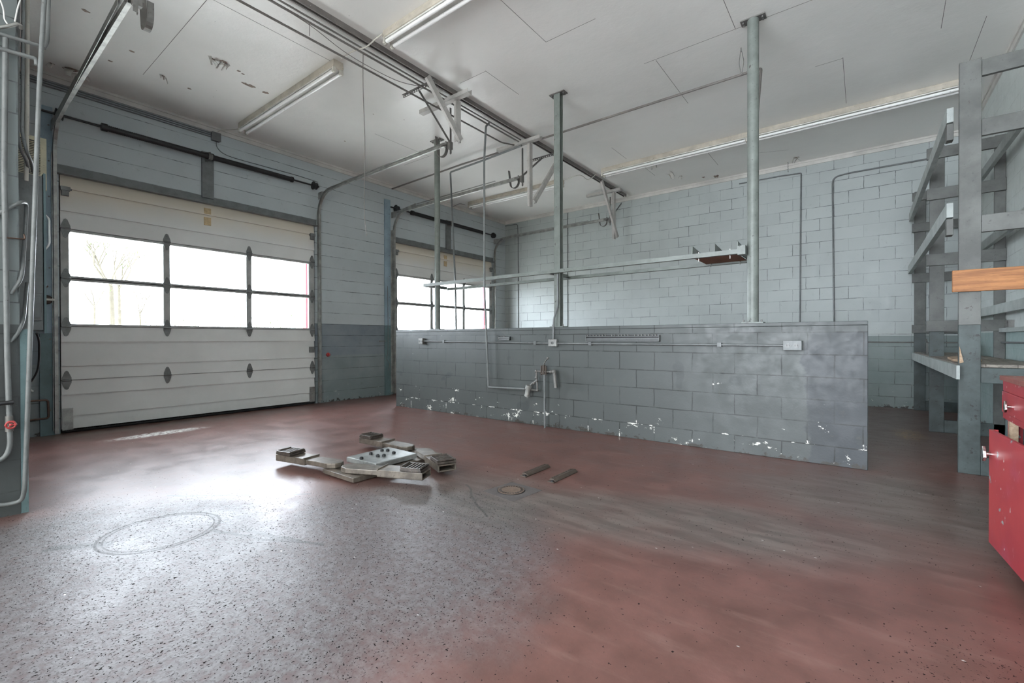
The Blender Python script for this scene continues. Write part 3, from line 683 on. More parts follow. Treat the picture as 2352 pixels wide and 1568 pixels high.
# conduits on the door wall under the trim
for k in range(3):
    pipe('wall_conduit', 'thin conduit under the ceiling trim on the door wall, %s of three' % ('topmost','middle','lowest')[k], 'conduit', [(XW+.014, YN+.01, 4.175-k*.028), (XW+.014, 2.66, 4.175-k*.028)], .009, M['conduit'], 0, 'thin conduits on the door wall')
r = thing('junction_box', 'square grey junction box above the nearest overhead door', 'junction box', (XW, 2.72, 4.08))
b = MB(); b.box(XW+.001, XW+.06, 2.665, 2.775, 4.07, 4.185); b.build('box_body', M['conduit'], r, bevel=.003)
b = MB(); b.box(XW+.06, XW+.064, 2.66, 2.78, 4.065, 4.19); b.build('cover', M['conduit'], r)

# ------------------------------------------------------------------ fluorescent lamps
def lamp(x0, x1, y, label, grp='twin tube ceiling lamps', light=True):
    r = thing('fluorescent_lamp', label, 'ceiling lamp', ((x0+x1)/2, y, ZC), grp)
    zb = ZC-.085
    b = MB(); b.prism([(x0, y-.06, ZC-.001), (x0, y+.06, ZC-.001), (x0, y+.065, zb+.012), (x0, y+.03, zb), (x0, y-.03, zb), (x0, y-.065, zb+.012)], (x1-x0, 0, 0)); b.build('housing', M['fixture_side'], r)
    b = MB(); b.box(x0+.03, x1-.03, y-.055, y+.055, zb-.004, zb+.010); b.build('reflector', M['fixture_white'], r)
    for s in (-1, 1):
        b = MB(); b.cyl((x0+.045, y+s*.045, zb-.033), (x1-.045, y+s*.045, zb-.033), .019, 14); b.build('tube', M['tube'], r)
        for xx in (x0+.02, x1-.02):
            b = MB(); b.box(xx-.014, xx+.014, y+s*.045-.02, y+s*.045+.02, zb-.055, zb+.005); b.cyl((xx-.016, y+s*.045, zb-.036), (xx+.016, y+s*.045, zb-.036), .022, 12); b.build('lamp_holder', M['galv_dark'] if not light else M['ivory'], r, bevel=.003)
lamp(-7.22, -4.72, 2.93, 'twin tube lamp over the nearest overhead door, left of the ceiling channel')
lamp(-3.90, -1.44, 2.98, 'twin tube lamp with stained housing cut by the top edge of the photo')
lamp(-7.22, -4.72, 7.80, 'twin tube lamp in the far left corner behind the hangers')
lamp(-3.86, -1.40, 7.80, 'twin tube lamp in the back row, between the middle post and the right post')
lamp(-1.385, 1.08, 7.80, 'twin tube lamp in the back row, right of the right post')

# ------------------------------------------------------------------ posts and shelf rack
def post(x, sq, label, rad=.05):
    r = thing('ceiling_post', label, 'post', (x, 5.05, 1.28), 'grey posts rising from the low partition to the ceiling')
    b = MB()
    if sq: b.box(x-.045, x+.045, 5.012, 5.018, 1.29, ZC-.01); b.box(x-.045, x+.045, 5.082, 5.088, 1.29, ZC-.01); b.box(x-.005, x+.005, 5.018, 5.082, 1.29, ZC-.01)
    else: b.cyl((x, 5.05, 1.29), (x, 5.05, ZC-.01), rad, 24)
    b.build('shaft', M['pole'], r)
    b = MB(); b.box(x-.10, x+.10, 4.99, 5.11, 1.2805, 1.292); b.build('foot_plate', M['pole'], r)
    for s in (-1, 1):
        b = MB(); b.cyl((x+s*.08, 5.03, 1.29), (x+s*.08, 5.03, 1.315), .008, 6); b.build('anchor_bolt', M['galv_dark'], r)
    b = MB(); b.box(x-.11, x+.11, 5.0, 5.10, ZC-.012, ZC-.001)
    for s in (-1, 1):
        b.cyl((x+s*.085, 5.03, ZC-.012), (x+s*.085, 5.03, ZC-.03), .009, 6); b.cyl((x+s*.085, 5.07, ZC-.012), (x+s*.085, 5.07, ZC-.03), .009, 6)
    b.build('top_plate', M['galv_dark'], r)
post(-.87, False, 'thick round grey post nearest the camera, at the right end of the shelf rack', .052)
post(-3.12, True, 'flanged grey steel post in the middle of the shelf rack')
post(-5.37, False, 'round grey post furthest left, in front of the far door', .045)

r = thing('shelf_rack', 'long open angle iron shelf frame hung across the three posts above the partition', 'shelf rack', (-3.2, 5.2, 1.95))
yf, yr, zs = 4.93, 5.46, 1.965
b = MB(); b.box(-5.57, -.93, yf-.004, yf, zs, zs+.045); b.box(-5.57, -.93, yf, yf+.045, zs, zs+.005); b.build('front_rail', M['pole'], r)
b = MB(); b.box(-5.57, -.93, yr, yr+.004, zs-.02, zs+.025); b.box(-5.57, -.93, yr-.045, yr, zs-.02, zs-.015); b.build('rear_rail', M['pole'], r)
for x_ in (-5.57, -3.22, -.96):
    b = MB(); b.box(x_, x_+.045, yf+.005, yr-.005, zs-.004, zs+.001); b.box(x_, x_+.005, yf+.005, yr-.005, zs+.001, zs+.045); b.build('cross_bar', M['pole'], r)
b = MB(); b.box(-.985, -.915, yf-.01, yf+.08, zs-.012, zs+.075); b.build('end_block', M['pole'], r)
for x_ in (-1.425, -1.205, -.993):
    b = MB(); b.prism([(x_, yf+.008, zs+.012), (x_, yr-.005, zs+.012), (x_, yr-.005, zs+.085), (x_, yf+.012, zs+.13)], (.008, 0, 0)); b.build('divider_plate', M['pole'], r, bevel=.001)
b = MB(); b.box(-1.415, -1.212, yf+.008, yr-.008, zs+.0055, zs+.0115); b.box(-1.208, -1.0, yf+.008, yr-.008, zs+.0055, zs+.0115)
tag(b.build('shelf_board', M['rust_board']), 'rusty brown sheet lying in the right end of the shelf rack', 'shelf board')
for x_ in (-1.36, -1.06):
    for y_ in (yf+.03, yr-.03):
        b = MB(); b.cyl((x_, y_, zs-.035), (x_, y_, zs+.06), .005, 6); b.cyl((x_, y_, zs+.02), (x_, y_, zs+.03), .010, 6); b.build('hanging_bolt', M['chrome'], r)

# ------------------------------------------------------------------ things on the partition face
FY = 4.945
pipe('partition_conduit', 'horizontal conduit along the front of the low partition, linking the outlet boxes', 'conduit', [(-5.56,FY-.02,1.10),(-3.25,FY-.02,1.075),(-.58,FY-.02,1.065)], .011, M['conduit'], 0, None, [(-5.1,FY-.015,1.095),(-3.4,FY-.015,1.077),(-2.6,FY-.015,1.073),(-1.15,FY-.015,1.068)])
def outlet(x, z, label, w=.055, holes=2, mat_='conduit'):
    r = thing('outlet_box', label, 'outlet box', (x, FY, z-.04), 'outlet boxes on the low partition')
    b = MB(); b.box(x-w, x+w, FY-.05, FY-.0005, z-.045, z+.045); b.build('box_body', M[mat_], r, bevel=.004)
    for k in range(holes):
        cx_ = x+(k-(holes-1)/2)*w*.85
        b = MB(); b.cyl((cx_, FY-.055, z), (cx_, FY-.05, z), .02, 14); b.build('socket', M['hinge'], r)
        b = MB(); b.box(cx_-.011, cx_-.006, FY-.057, FY-.054, z-.009, z+.009); b.box(cx_+.006, cx_+.011, FY-.057, FY-.054, z-.009, z+.009); b.build('slot', M['black'], r)
outlet(-5.60, 1.10, 'small outlet box at the far left end of the partition conduit', .05, 2, 'galv_dark')
outlet(-3.12, 1.08, 'open outlet box below the middle post', .06, 1, 'galv')
outlet(-.52, 1.065, 'double outlet box near the right end of the low partition', .075, 2)
pipe('drop_conduit', 'short kinked conduit dropping down the middle post to the outlet box', 'conduit', [(-3.10,5.0,1.96),(-3.10,5.0,1.55),(-3.12,4.93,1.38),(-3.12,4.925,1.12)], .012, M['conduit'], .05)
def strip(x0, x1, z0, z1, label):
    r = thing('bolt_strip_rack', label, 'wall strip', ((x0+x1)/2, FY, z0))
    b = MB(); b.box(x0, x1, FY-.008, FY-.0005, z0, z1); part(b.build('back_strip', M['black'], r), 'dark back strip')
    b = MB(); b.box(x0, x1, FY-.03, FY-.008, z0, z0+.012); b.box(x0, x1, FY-.026, FY-.008, z0+.020, z0+.036); b.box(x0, x1, FY-.03, FY-.008, z1-.016, z1-.010); b.box(x1-.006, x1, FY-.03, FY-.008, z0, z1); b.box(x0, x0+.006, FY-.03, FY-.008, z0, z1)
    b.build('channel', M['conduit'], r)
    b = MB(); n = int((x1-x0)/.04)
    for i in range(n):
        if random.random() < .75: b.cyl((x0+.02+i*.04, FY-.018, z1-.012), (x0+.02+i*.04, FY-.018, z1+.008), .006, 6)
    b.build('bolt_row', M['galv_dark'], r)
strip(-4.02, -3.82, 1.115, 1.165, 'short ribbed metal strip on the partition, left of the middle post')
strip(-2.66, -1.76, 1.10, 1.172, 'long ribbed metal strip with rusty bolts on the partition, right of the middle post')
# air filter and valve
r = thing('air_valve_assembly', 'rusty lever air valve with filter bowl on a floor pipe at the low partition', 'air valve', (-3.21, AY, 0))
b = MB(); b.cyl((-3.21, AY, 0), (-3.215, AY, .70), .013, 10); b.build('riser_pipe', M['conduit'], r)
b = MB()
b.cyl((-3.34, AY, .715), (-3.08, AY, .715), .013, 8); b.tube([(-3.34,AY,.715),(-3.335,AY,.58),(-3.325,AY,.56),(-3.325,AY,.47),(-3.40,AY,.472),(-3.52,AY,.475)], .013, 8, .01)
b.tube([(-3.335,AY,.59),(-3.40,AY,.555),(-3.44,AY,.52)], .014, 8)
for p_ in ((-3.34,.715),(-3.325,.47),(-3.335,.59),(-3.12,.715),(-3.34,.63),(-3.38,.56)): b.ball((p_[0], AY, p_[1]), .021)
b.build('elbow_pipe', M['galv_dark'], r)
b = MB(); b.cyl((-3.225, AY, .675), (-3.225, AY, .80), .020, 12); b.cyl((-3.225, AY, .69), (-3.225, AY, .705), .045, 6); b.cyl((-3.255, AY-.012, .67), (-3.255, AY-.012, .79), .01, 6); b.cyl((-3.185, AY-.012, .67), (-3.185, AY-.012, .79), .01, 6); b.build('valve_body', M['rust_rail'], r)
b = MB(); b.tube([(-3.225,AY-.01,.79),(-3.20,AY-.02,.83),(-3.135,AY-.05,.885)], .007, 8); b.ball((-3.13, AY-.05, .89), .017); b.build('lever', M['galv_dark'], r)
b = MB(); b.cyl((-3.07,AY,.725),(-3.045,AY,.52), .022, 12); b.ball((-3.075, AY, .72), .03); b.build('exhaust_tube', M['galv_dark'], r)
b = MB(); b.cyl((-3.455,AY-.02,.48),(-3.44,AY-.02,.53), .042, 14); b.cyl((-3.47,AY-.02,.40),(-3.455,AY-.02,.48), .034, 14); b.cyl((-3.475,AY-.02,.385),(-3.47,AY-.02,.40), .04, 14); b.cyl((-3.47,AY-.02,.36),(-3.47,AY-.02,.385), .006, 6); b.build('filter_bowl', M['galv'], r)

# ------------------------------------------------------------------ door wall and back wall bits
r = thing('plastic_cap', 'small red plastic cap on the wall between the doors', 'cap', (XW, 4.51, .85))
b = MB(); b.cyl((XW+.0005,4.51,.85),(XW+.03,4.51,.86),.035,10); b.cyl((XW+.03,4.51,.86),(XW+.045,4.52,.85),.022,10); b.build('cap_disc', M['valve_red'], r)
b = MB(); b.box(XW+.031, XW+.05, 5.60, 5.74, 1.085, 1.10); b.ball((XW+.04,5.60,1.092), .016); tag(b.build('wall_hook', M['galv_dark']), 'small horizontal steel peg beside the column between the doors', 'hook')
BW = YB-.015
pipe('back_wall_conduit', 'back wall conduit from the ceiling trim straight down, left one of the pair', 'conduit', [(-1.9,BW,4.10),(-1.23,BW,4.10),(-.89,BW,4.08),(-.90,BW,2.5),(-.91,BW,1.0)], .012, M['conduit'], .02)
pipe('back_wall_conduit', 'conduit with a wide bend on the back wall, right one of the pair', 'conduit', [(-.40,BW,1.0),(-.43,BW,3.90),(-.23,BW,3.93),(1.2,BW,3.93)], .013, M['conduit'], .12)
pipe('back_wall_conduit', 'conduit in the far left corner of the back wall', 'conduit', [(XW+.02,BW,4.16),(-7.22,BW,4.15),(-7.20,BW,3.8),(-7.20,BW,1.0)], .010, M['conduit'], .06)
pipe('back_wall_conduit', 'thin conduit on the back wall seen just right of the middle post', 'conduit', [(-5.71,BW,4.18),(-5.71,BW,1.0)], .008, M['conduit'], 0)
pipe('back_wall_conduit', 'low horizontal conduit on the back wall beyond the end of the partition', 'conduit', [(-.40,BW,1.07),(1.2,BW,1.06)], .010, M['galv_dark'], 0)
# small chain and hanging strap by the right post
b = MB()
q = P(1702,110,z=ZC); 
for k in range(2): b.tube([(q.x, q.y, ZC), (q.x+(.03 if k else -.02), q.y, ZC-.16), (q.x+.004, q.y, ZC-.30)], .0035, 6, .04)
b.cyl((q.x, q.y, ZC-.04), (q.x, q.y, ZC), .006, 6)
tag(b.build('wire_loop', M['galv_dark']), 'bent wire loop hooked to the ceiling left of the right post', 'wire')
q = P(1810,372,z=ZC); b = MB(); z_ = ZC
for k in range(6): b.cyl((q.x-.006, q.y, z_-.004-k*.03), (q.x+.006, q.y, z_-.03-k*.03), .005, 6)
tag(b.build('hanging_chain', M['galv_dark']), 'short chain hanging from the ceiling near the back wall, right of the right post', 'chain')

# ------------------------------------------------------------------ floor: lift, drain, chocks
LZ = .055; LK = 1.042
lift = thing('vehicle_lift', 'greasy grey in-ground car lift with four splayed arms on the floor', 'car lift', (-3.26*LK, 2.42*LK, 0))
b = MB(); b.prism([(-3.45*LK,2.20*LK,LZ), (-3.07*LK,2.22*LK,LZ), (-3.07*LK,2.64*LK,LZ), (-3.46*LK,2.64*LK,LZ)], (0,0,.045)); part(b.build('center_plate', M['lift_plate'], lift, bevel=.006), 'worn bare steel plate')
for bx, by in ((-3.35,2.37),(-3.37,2.50),(-3.33,2.53),(-3.22,2.51),(-3.21,2.40),(-3.24,2.36),(-3.28,2.23)):
    bx *= LK; by *= LK
    b = MB(); b.cyl((bx,by,LZ+.045),(bx,by,LZ+.062), .018, 6); b.cyl((bx,by,LZ+.062),(bx,by,LZ+.067), .011, 8); b.build('bolt_head', M['black'], lift)
b = MB(); b.box(-3.58,-3.14,2.06,2.12,.015,.05); b.box(-3.58,-3.14,2.97,3.03,.015,.05); b.box(-3.54,-3.16,2.12,2.97,.005,.045); b.cyl((-3.39,2.52,0),(-3.39,2.52,.05), .12, 24); b.build('cross_beam', M['lift'], lift, bevel=.003)
def arm(p, q, w0, pad, name='lift_arm'):
    """swing arm: rounded pivot at p, tip at q, telescoping sleeve and a waffle pad"""
    p = Vector((*p, 0))*LK; q = Vector((*q, 0))*LK; d = (q-p).normalized(); a = Vector((-d.y, d.x, 0)); L = (q-p).length
    b = MB(); z0, z1 = .052, .094
    pts = [p+a*(w0/2), p+a*(w0/2)*.6-d*w0*.4, p-a*(w0/2)*.0-d*w0*.5, p-a*(w0/2)*.6-d*w0*.4, p-a*(w0/2), p+d*(L*.45)-a*(w0*.44), p+d*(L*.45)+a*(w0*.44)]
    b.prism([v+Vector((0,0,z0)) for v in pts], (0,0,z1-z0))
    root = b.build(name, M['lift'], lift, bevel=.006)
    b = MB(); s = p+d*(L*.42)
    hw = w0*.5; zt = z1+.006; zb = z0-.006
    b.beam(s+Vector((0,0,zt-.004)), q+Vector((0,0,zt-.004)), hw*2, .010); b.beam(s+Vector((0,0,zb+.004)), q+Vector((0,0,zb+.004)), hw*2, .010)
    for sg in (-1, 1): b.beam(s+a*sg*(hw-.005)+Vector((0,0,(zt+zb)/2)), q+a*sg*(hw-.005)+Vector((0,0,(zt+zb)/2)), .010, zt-zb)
    b.beam(s+Vector((0,0,zt+.002)), s+d*.012+Vector((0,0,zt+.002)), hw*2+.012, .014)
    b.build('sleeve', M['lift'], root, bevel=.003)
    b = MB(); c_ = q-d*.10+a*pad[0]; z = zt+.004
    c_ = c_+Vector((0,0,z))
    b.beam(c_-d*.09+Vector((0,0,.010)), c_+d*.09+Vector((0,0,.010)), .165, .018)
    for i in range(6): b.beam(c_+d*(-.07+i*.028)-a*.075+Vector((0,0,.024)), c_+d*(-.07+i*.028)+a*.075+Vector((0,0,.024)), .010, .012)
    b.beam(c_-d*.085-a*.076+Vector((0,0,.025)), c_+d*.085-a*.076+Vector((0,0,.025)), .012, .014); b.beam(c_-d*.085+a*.076+Vector((0,0,.025)), c_+d*.085+a*.076+Vector((0,0,.025)), .012, .014)
    b.cyl(c_-d*.085-a*.065+Vector((0,0,.03)), c_-d*.085+a*.065+Vector((0,0,.03)), .011, 8); b.cyl(c_+d*.08-a*.06+Vector((0,0,.03)), c_+d*.08+a*.06+Vector((0,0,.03)), .009, 8)
    b.build('lift_pad', M['lift_pad'], root, bevel=.002)
arm((-3.42,2.07), (-4.02,1.95), .155, (.0,)); arm((-3.20,2.08), (-2.60,2.33), .155, (.0,))
arm((-3.40,2.80), (-4.02,2.78), .155, (.0,)); arm((-3.14,2.78), (-2.60,2.545), .155, (.0,))
r = thing('floor_drain', 'round cast iron floor drain with slotted rim in a concrete collar', 'floor drain', (-2.085, 2.70, 0))
b = MB(); b.prism([(-2.24,2.56,-.005),(-1.93,2.52,-.005),(-1.90,2.84,-.005),(-2.20,2.86,-.005)], (0,0,.0062)); b.build('collar', M['concrete_collar'], r)
b = MB(); b.cyl((-2.085,2.70,.001),(-2.085,2.70,.0035), .106, 40); b.build('rim', M['black'], r)
b = MB(); b.cyl((-2.085,2.70,.003),(-2.085,2.70,.006), .099, 40); b.build('cover', M['drain'], r)
b = MB()
for i in range(26):
    a = 6.2832*i/26; ca, sa = math.cos(a), math.sin(a)
    b.beam((-2.085+ca*.072, 2.70+sa*.072, .0065), (-2.085+ca*.090, 2.70+sa*.090, .0065), .009, .002)
b.build('slot_ring', M['black'], r)
for k, (x_, y0_, y1_, lab) in enumerate(((-2.215,3.02,3.39,'rusty angle iron chock bolted to the floor, left of the pair'), (-1.955,3.03,3.41,'rusty angle iron chock bolted to the floor, right of the pair'))):
    r = thing('floor_chock', lab, 'floor chock', (x_, (y0_+y1_)/2, 0), 'pair of angle iron chocks by the drain')
    b = MB(); b.box(x_-.025, x_+.035, y0_, y1_, 0, .008); b.prism([(x_-.025,y0_+.03,.008),(x_-.020,y0_+.03,.022),(x_+.012,y0_+.03,.025),(x_+.035,y0_+.03,.008)], (0,y1_-y0_-.03,0)); b.build('angle_bar', M['rust_rail'], r, bevel=.002)
    b = MB()
    for i in range(12): b.beam((x_-.02, y0_+.05+i*.027, .024), (x_-.008, y0_+.05+i*.027, .025), .012, .005)
    b.build('tread_teeth', M['rust_rail'], r)
    b = MB(); b.cyl((x_+.012, y0_+.016, .008),(x_+.012, y0_+.016, .016), .012, 8); b.build('bolt_head', M['black'], r)

# ------------------------------------------------------------------ left edge: pipes and boxes on the block corner
XQ = XP+.045
pipe('riser_pipe', 'grey vertical pipe on the block corner with a red valve low down', 'pipe', [(XQ-.01,.355,3.06),(XQ-.01,.345,2.2),(XQ-.01,.352,1.0),(XQ-.01,.362,.45),(XQ-.01,.335,.37),(XQ-.01,-.3,.37)], .014, M['conduit'], .05, n=12)
pipe('leaning_pipe', 'tall grey pipe leaning in front of the block corner from ceiling to low elbow', 'pipe', [P(105,-60,x=XQ+.05), P(90,200,x=XQ+.05), P(75,600,x=XQ+.05), P(57,1122,x=XQ+.05), P(50,1150,x=XQ+.02), P(20,1158,x=XQ+.0), (XQ,.1,.13)], .0125, M['conduit'], .03, n=12)
pipe('second_riser', 'darker pipe ending in an elbow right behind the leaning pipe', 'pipe', [P(112,-40,x=XQ-.1), P(108,95,x=XQ-.1), P(100,110,x=XQ-.08)], .013, M['conduit'], .03, n=12)
pipe('header_pipe', 'upper sideways pipe across the top of the block corner', 'pipe', [(XQ,-.4,3.03),P(0,78,x=XQ),P(88,104,x=XQ)], .0115, M['conduit'], 0, n=12)
pipe('header_pipe', 'lower sideways pipe across the top of the block corner', 'pipe', [(XQ,-.4,2.93),P(0,112,x=XQ),P(84,135,x=XQ),P(84,150,x=XQ)], .0125, M['conduit'], .02, n=12)
for i, (a, c_) in enumerate(((42, 52), (54, 62))):
    pipe('corner_conduit', 'conduit bending from the ceiling to the switch box, %s one' % ('left' if i == 0 else 'right'), 'conduit', [P(a,-30,x=XP-.06-.02*i), P(a-2,250,x=XP-.06-.02*i), P(a-4,300,x=XP-.06-.02*i), P(a+6,345,x=XP-.1), P(c_+10,370,x=XP-.22), P(c_+14,395,x=XP-.35)], .0095, M['conduit'], .05, 'conduits behind the block corner')
pipe('corner_conduit', 'pale conduit rising just right of the block corner', 'conduit', [P(63,-30,x=XP-.24), P(62,250,x=XP-.24), P(60,415,x=XP-.30)], .012, M['ivory'], 0, 'conduits behind the block corner')
b = MB(); b.box(XP-.06, XP-.002, YN+.0005, YN+.035, 0, 1.2); tag(b.build('corner_guard', M['steel_blue_dark']), 'narrow dark steel guard at the end of the block corner', 'guard')
r = thing('switch_box', 'tall grey electrical switch box behind the block corner', 'switch box', (-4.85, YN, 1.2))
b = MB(); b.box(-5.15,-4.78,YN+.0005,.572,1.20,2.33); b.build('enclosure', M['conduit'], r, bevel=.004)
b = MB(); b.box(-5.17,-4.77,.574,.586,1.18,2.35); part(b.build('door_panel', M['steel_blue_dark'], r), 'darker door edge')
b = MB(); b.tube([(-4.82,.586,2.06),(-4.80,.607,2.03),(-4.80,.607,1.84),(-4.82,.586,1.80)], .006, 6, .02); part(b.build('switch_handle', M['white_plastic'], r), 'white handle loop')
b = MB(); b.box(-4.82,-4.765,.505,.56,1.27,1.47); b.box(-4.765,-4.76,.512,.553,1.29,1.45); b.build('knockout_cover', M['conduit'], r, bevel=.003)
# fan heater higher up
hx = -5.7; a = P(65,310,x=hx); c_ = P(107,438,x=hx); d_ = P(92,320,x=hx)
r = thing('wall_heater', 'beige louvred heater unit mounted high behind the block corner', 'heater', (hx, YN, c_.z))
b = MB(); b.box(hx-.35, hx, YN+.0005, d_.y, c_.z, a.z); b.build('louvred_body', M['black'], r)
b = MB(); b.box(hx-.35, hx+.01, d_.y, c_.y, c_.z, a.z); b.box(hx-.0, hx+.01, YN, d_.y, a.z-.035, a.z); b.build('casing', M['beige'], r)
b = MB()
for i in range(28):
    z = c_.z+.02+i*(a.z-c_.z-.07)/27; b.beam((hx+.004, YN+.01, z), (hx+.004, d_.y, z), .012, .006)
b.build('louvre', M['beige'], r)
q = P(22,973,x=XQ)
r = thing('red_valve_wheel', 'worn red wheel valve low on the block corner pipe', 'valve', (q.x+.05, q.y, q.z-.04))
b = MB(); n = 18; cx_ = Vector((XQ+.06, q.y, q.z)); pts = [cx_+Vector((0, math.cos(6.2832*i/n)*.021, math.sin(6.2832*i/n)*.021)) for i in range(n+1)]
b.tube(pts, [.0055 if i % 3 else .0075 for i in range(n+1)], 8)
for k in range(3): a_ = 2.094*k; b.cyl(cx_, cx_+Vector((0, math.cos(a_)*.02, math.sin(a_)*.02)), .004, 6)
b.ball(cx_, .009); b.build('hand_wheel', M['valve_red'], r)
b = MB(); b.cyl((XQ-.0, q.y, q.z), (XQ+.06, q.y, q.z), .012, 8); b.cyl((XQ-.012, q.y, q.z-.05), (XQ-.012, q.y, q.z+.05), .019, 10); b.build('valve_body', M['galv_dark'], r)
pipe('pipe_strap', 'brass coloured rod clamp sticking out from the riser pipe', 'clamp', [P(15,546,x=XQ), P(58,549,x=XQ-.02), P(55,538,x=XQ-.02)], .005, M['copper'], .01)
pipe('pipe_clamp', 'black clamp on the riser pipe above the red valve', 'clamp', [(XQ+.02,.28,.73), (XQ+.02,.375,.735)], .013, M['black'], 0)
pipe('branch_conduit', 'dark flexible conduit curving from the riser pipe up to the switch box', 'conduit', [P(-20,500,x=XP+.02), P(20,478,x=XP+.02), P(48,463,x=XP+.02), P(62,466,x=XP-.1), P(56,560,x=XP-.1), P(50,640,x=XP+.02), P(24,675,x=XP+.02)], .011, M['conduit'], .06, n=10)
pipe('branch_conduit', 'lower curved conduit from the riser pipe behind the leaning pipe', 'conduit', [P(24,785,x=XP+.02), P(42,765,x=XP+.02), P(54,735,x=XP-.02), P(62,650,x=XP-.3)], .010, M['conduit'], .06, n=10)
K = XW+.045
pipe('copper_pipe', 'rectangular loop of old copper pipe on the wall left of the nearest door', 'pipe', [(K,YN+.02,.43),(K,.94,.425),(K,.945,.21),(K,YN+.02,.195)], .011, M['copper'], .03)
cable('dark cable looping from the switch box down the wall', [P(84,765,x=-4.75), P(90,790,x=-4.9), P(86,850,x=-5.2), P(62,888,x=-5.6)], .007, 'rubber')
cable('white cable end lying on the wall left of the nearest door', [P(60,890,x=K-.02), P(66,893,x=K-.02), P(76,899,x=K-.02)], .012, 'white_plastic', 'cable_plug')
cable('white cable end near the floor left of the nearest door', [P(57,1002,x=K-.02), P(64,1004,x=K-.02), P(70,1010,x=K-.02)], .008, 'white_plastic', 'cable_plug')
r = thing('broken_socket', 'broken brown fitting on the light blue column left of the nearest door', 'fitting', (XW+.03, .95, 1.6))
q = P(107,688,x=XW+.04); b = MB(); b.ball((XW+.045,q.y,q.z), .055); b.build('globe', M['rust_rail'], r)
b = MB(); b.box(XW+.06,XW+.105,q.y-.06,q.y+.06,q.z-.012,q.z+.012); part(b.build('pale_lip', M['ivory'], r), 'pale broken lip')
b = MB(); b.tube([(XW+.05,q.y-.03,q.z+.05),(XW+.07,q.y-.02,q.z+.12),(XW+.05,q.y+.01,q.z+.16)], .008, 6, .02); b.build('wire_stub', M['copper'], r)
# flexible conduit and shade at the top left
pipe('flexible_conduit', 'ribbed metal flexible conduit at the top left corner of the photo', 'conduit', [P(-30,66,x=XQ-.02), P(10,62,x=XQ), P(40,55,x=XQ), P(48,58,x=XQ), P(48,66,x=XQ-.02)], .010, M['galv'], .03, n=12)
pipe('s_hook_wire', 'white wire hanger above the flexible conduit in the top left corner', 'wire', [P(-3,-10,x=XQ+.03), P(8,20,x=XQ+.03), P(10,45,x=XQ+.03), P(17,55,x=XQ+.03)], .004, M['white_plastic'], .02)
pipe('s_hook_wire', 'second white wire hanger slanting down beside the ceiling in the top left corner', 'wire', [P(50,-10,x=XQ+.03), P(40,20,x=XQ+.03), P(34,50,x=XQ+.03)], .004, M['white_plastic'], .02)

# ------------------------------------------------------------------ lumber shelving on the right
PX0, PX1 = .632, .765; RX = XR-.002
frames = [5.33, 7.48, 9.58]
for i, y in enumerate(frames):
    lab = ('nearest the camera', 'in the middle', 'against the back wall')[i]
    yp1 = y+.04
    r = thing('lumber_upright', 'grey painted lumber upright frame of the right-hand shelving, '+lab, 'upright', (PX0, y, 0), 'lumber upright frames of the shelving')
    b = MB(); b.box(PX0, PX1, y, yp1, 1.24 if 1 else 0, 3.43); b.build('front_post', M['board'], r, bevel=.003)
    b = MB(); b.box(PX0, PX1, y, yp1, 0, 1.24); part(b.build('post_foot', M['board_low'], r, bevel=.003), 'dark teal lower half of the post')
    b = MB(); b.box(RX-.09, RX, y, yp1, 0, 3.43); b.build('rear_post', M['board'], r, bevel=.003)
    zl = [(3.28,3.41),(2.79,2.925),(2.00,2.14)] + ([(1.21,1.34)] if i else [])
    x0 = PX1+.001 if i == 0 else PX0-.03; dy = 0 if i == 0 else -.04
    for z0, z1 in zl:
        b = MB(); b.box(x0, RX, y+dy-.001, y+dy+.037, z0, z1); b.build('cross_board', M['board'], r, bevel=.003)
    b = MB(); b.box(PX1+.001, RX, y, y+.037, 0, .15); part(b.build('bottom_board', M['board_low'], r, bevel=.003), 'dark teal bottom board')
    b = MB(); b.box(PX1+.001, RX, y, y+.037, .76, .885); part(b.build('bench_board', M['board_low'], r, bevel=.003), 'dark teal board under the bench top')
RG = 'long lumber rails of the shelving'
rails = [((.59,5.45,3.055),(.585,9.52,3.02),.045,.125,'rail_pale','pale upper front rail of the shelving, slanting away to the back wall'),
         ((.59,5.45,2.235),(.575,9.52,2.20),.045,.125,'rail_pale','pale lower front rail of the shelving, slanting away to the back wall')]
for p_, q_, w, h_, mm, lab in rails:
    r = thing('shelf_rail', lab, 'shelf rail', (p_[0], 7.4, p_[2]-.06), RG)
    b = MB(); b.beam(p_, q_, w, h_); b.build('board', M[mm], r, bevel=.003)
    b = MB(); b.beam((p_[0]+.0, p_[1]+.0, p_[2]-.145), (p_[0], p_[1]+.09, p_[2]-.145), .045, .14); b.build('cleat', M['board'], r, bevel=.003)
for z, lab in ((3.12,'upper wall side rail of the shelving'),(2.24,'second wall side rail of the shelving'),(1.44,'lowest wall side rail of the shelving')):
    b = MB(); b.beam((1.15,5.0,z),(1.15,9.5,z),.04,.10); tag(b.build('wall_side_rail', M['rail_pale'], bevel=.003), lab, 'shelf rail', RG)
b = MB(); b.box(.606,.629,5.22,9.6,.79,.905); tag(b.build('bench_apron', M['rail_pale'], bevel=.003), 'pale teal edge board along the front of the workbench', 'apron')
for i, (xa, xb) in enumerate(((.632,.80),(.802,.98),(.982,1.17))):
    b = MB(); b.box(xa, xb, 5.375, 7.435, .887, .912); b.box(xa, xb, 7.525, 9.54, .887, .912)
    tag(b.build('bench_plank', M['bench_top'], bevel=.002), ('front','middle','rear')[i]+' weathered plank of the workbench top', 'plank', 'workbench top planks')
b = MB(); b.box(.59, 1.24, 5.29, 5.328, 1.515, 1.695)
for z in (1.56,1.605,1.65): b.cyl((.68,5.289,z),(.68,5.2885,z),.006,8)
